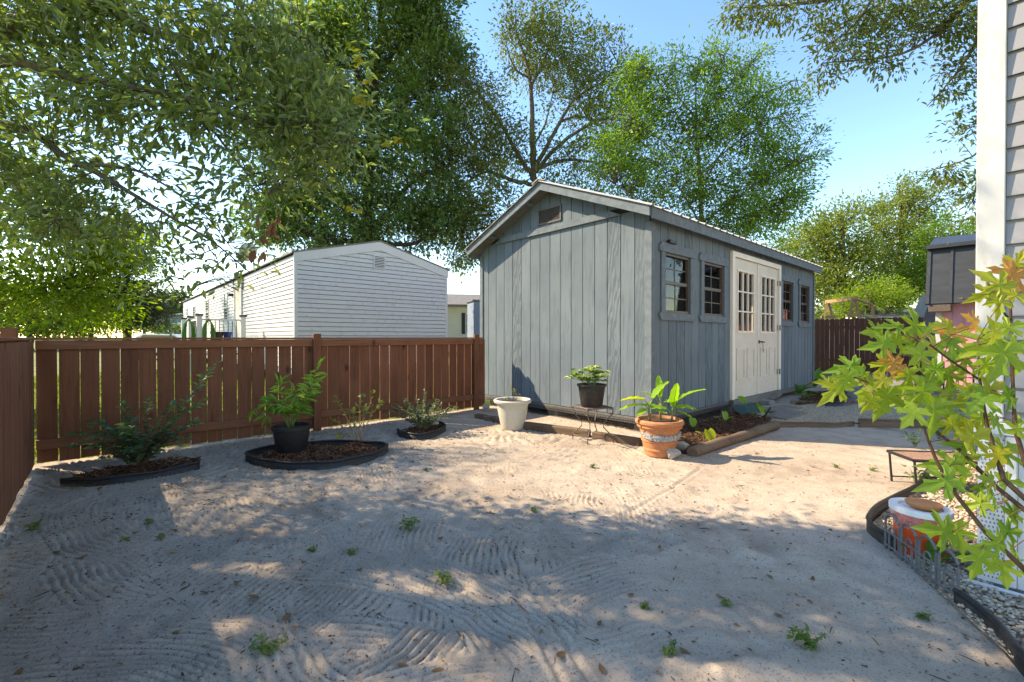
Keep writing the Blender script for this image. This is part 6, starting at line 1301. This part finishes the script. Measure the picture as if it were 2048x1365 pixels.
stems = [[(1.85, 1.0, 0), tuple(P(2090, 1180, 1.25)), tuple(P(2047, 1135, 1.25)), tuple(P(1975, 1067, 1.28)), tuple(P(1903, 976, 1.32)), tuple(P(1872, 916, 1.34)), tuple(P(1844, 844, 1.36)), tuple(P(1830, 760, 1.36)), tuple(P(1835, 680, 1.36))],
         [(1.85, 1.0, 0.1), tuple(P(2100, 1060, 1.3)), tuple(P(1995, 975, 1.38)), tuple(P(1920, 900, 1.4)), tuple(P(1846, 842, 1.42)), tuple(P(1780, 780, 1.42)), tuple(P(1710, 755, 1.42))],
         [(1.85, 1.0, 0.2), tuple(P(2060, 950, 1.35)), tuple(P(2032, 860, 1.4)), tuple(P(2025, 740, 1.42)), tuple(P(2020, 600, 1.42)), tuple(P(2018, 540, 1.42))],
         [(1.85, 1.0, 0.2), tuple(P(2010, 960, 1.3)), tuple(P(1975, 850, 1.35)), tuple(P(1960, 760, 1.36)), tuple(P(1955, 680, 1.36))],
         [tuple(P(2020, 640, 1.42)), tuple(P(1985, 600, 1.4)), tuple(P(1975, 565, 1.4))], [tuple(P(1960, 760, 1.36)), tuple(P(1900, 720, 1.36)), tuple(P(1860, 690, 1.36))], [tuple(P(1903, 976, 1.32)), tuple(P(1885, 950, 1.25))], [tuple(P(1844, 800, 1.36)), tuple(P(1790, 720, 1.36)), tuple(P(1765, 680, 1.36))]]
allp = []
for k, st_ in enumerate(stems):
    pts = [Vector(p) - map_root.location for p in st_]; n = len(pts); q = MB(); q.tube(pts, [0.0085 * (1 - 0.75 * i / (n - 1)) if k < 4 else 0.003 for i in range(n)], 6); q.build('stem', 'stem_brown', map_root, True)
    for i in range(n - 1):
        for t in np.linspace(0, 1, 8): allp.append(pts[i].lerp(pts[i + 1], t))
ML = [(1835,640,72,75,0),(1750,665,62,175,0),(1790,650,58,160,0),(1758,690,60,195,0),(1830,700,72,290,0),(1785,715,62,100,2),(1765,740,64,250,1),(1800,745,50,300,2),(1690,735,64,190,0),(1668,785,70,225,1),(1652,765,48,170,1),(1690,765,60,250,0),(1735,780,76,235,0),(1770,805,84,255,0),(1850,720,72,295,0),(1882,690,62,10,0),(1915,660,72,20,2),(1945,640,56,150,2),(1890,650,50,170,1),(1960,690,92,205,0),(2005,720,104,240,0),(1990,560,74,130,1),(2015,560,92,220,2),(1968,590,58,200,1),(2038,520,56,60,1),(2042,590,56,0,1),(2030,650,66,20,0),(2038,740,60,300,0),(1843,795,80,245,0),(1903,765,72,285,0),(1872,835,84,265,0),(1822,835,60,235,0),(1902,825,90,295,0),(1935,790,60,205,1),(1960,805,74,215,0),(1993,775,66,30,1),(2032,800,66,330,0),(1942,855,66,235,1),(1802,795,54,205,0),(1762,765,48,215,1),(1928,890,58,165,0),(1962,872,74,25,1),(2003,852,66,330,0),(2023,900,74,20,0),(1992,922,66,250,1),(1890,930,78,185,0),(1880,968,88,200,0),(1932,962,66,285,0),(1967,988,60,300,0),(1995,1000,64,320,0),(2032,965,58,0,0),(2038,1022,58,30,0),(1880,1062,78,170,0),(1922,1078,72,275,0),(1992,1092,72,185,0),(2033,1065,58,0,0),(1960,1132,72,255,0),(2042,1112,64,330,0),(1905,700,60,260,0),(1930,730,66,250,0),(1860,770,60,230,0),(1975,740,64,300,0),(1990,660,60,120,1),(2000,610,52,250,1),(2044,690,60,10,0),(1790,690,54,240,0),(1720,745,50,140,0),(1945,915,56,20,0),(1980,960,54,160,0),(1820,760,56,270,0),(1860,655,44,40,0),(1880,745,58,320,0),(1915,860,60,300,1),(2015,1150,60,270,0),(1955,1010,50,200,0),(1740,810,46,250,1),(2040,850,56,60,0),(1955,830,54,150,0)]
rm = random.Random(17)
for (u, v, s_, az, c) in ML:
    Zd = rm.uniform(1.24, 1.5); p = P(u, v, Zd) - map_root.location; size = s_ / F * Zd * 0.90
    o = bpy.data.objects.new('leaf', mm[c]); COL.objects.link(o); o.parent = map_root
    a = R(az); d = Vector((math.cos(a), rm.uniform(-0.45, 0.25), math.sin(a))).normalized(); face = Vector((rm.uniform(-.55, .35), -1.0, rm.uniform(0.1, 0.9))).normalized()
    xax = d.cross(face).normalized(); zax = xax.cross(d).normalized(); Mx = Matrix((xax, d, zax)).transposed().to_4x4()
    o.matrix_local = Matrix.Translation(p - d * size * 0.45) @ Mx @ Matrix.Diagonal((size * rm.uniform(.8, 1.1), size, size * rm.uniform(0.2, 2.0), 1))
    q0 = p - d * size * 0.45; nb_ = min(allp, key=lambda w_: (w_ - q0).length)
    q = MB(); q.tube([nb_, (nb_ + q0) / 2 + Vector((0, 0, 0.008)), q0], 0.0013, 4); q.build('petiole', 'stem_red', map_root)
print('objects', len(bpy.data.objects), 'tris', sum(len(o.data.loop_triangles) if False else sum(max(0, len(p.vertices) - 2) for p in []) for o in []))
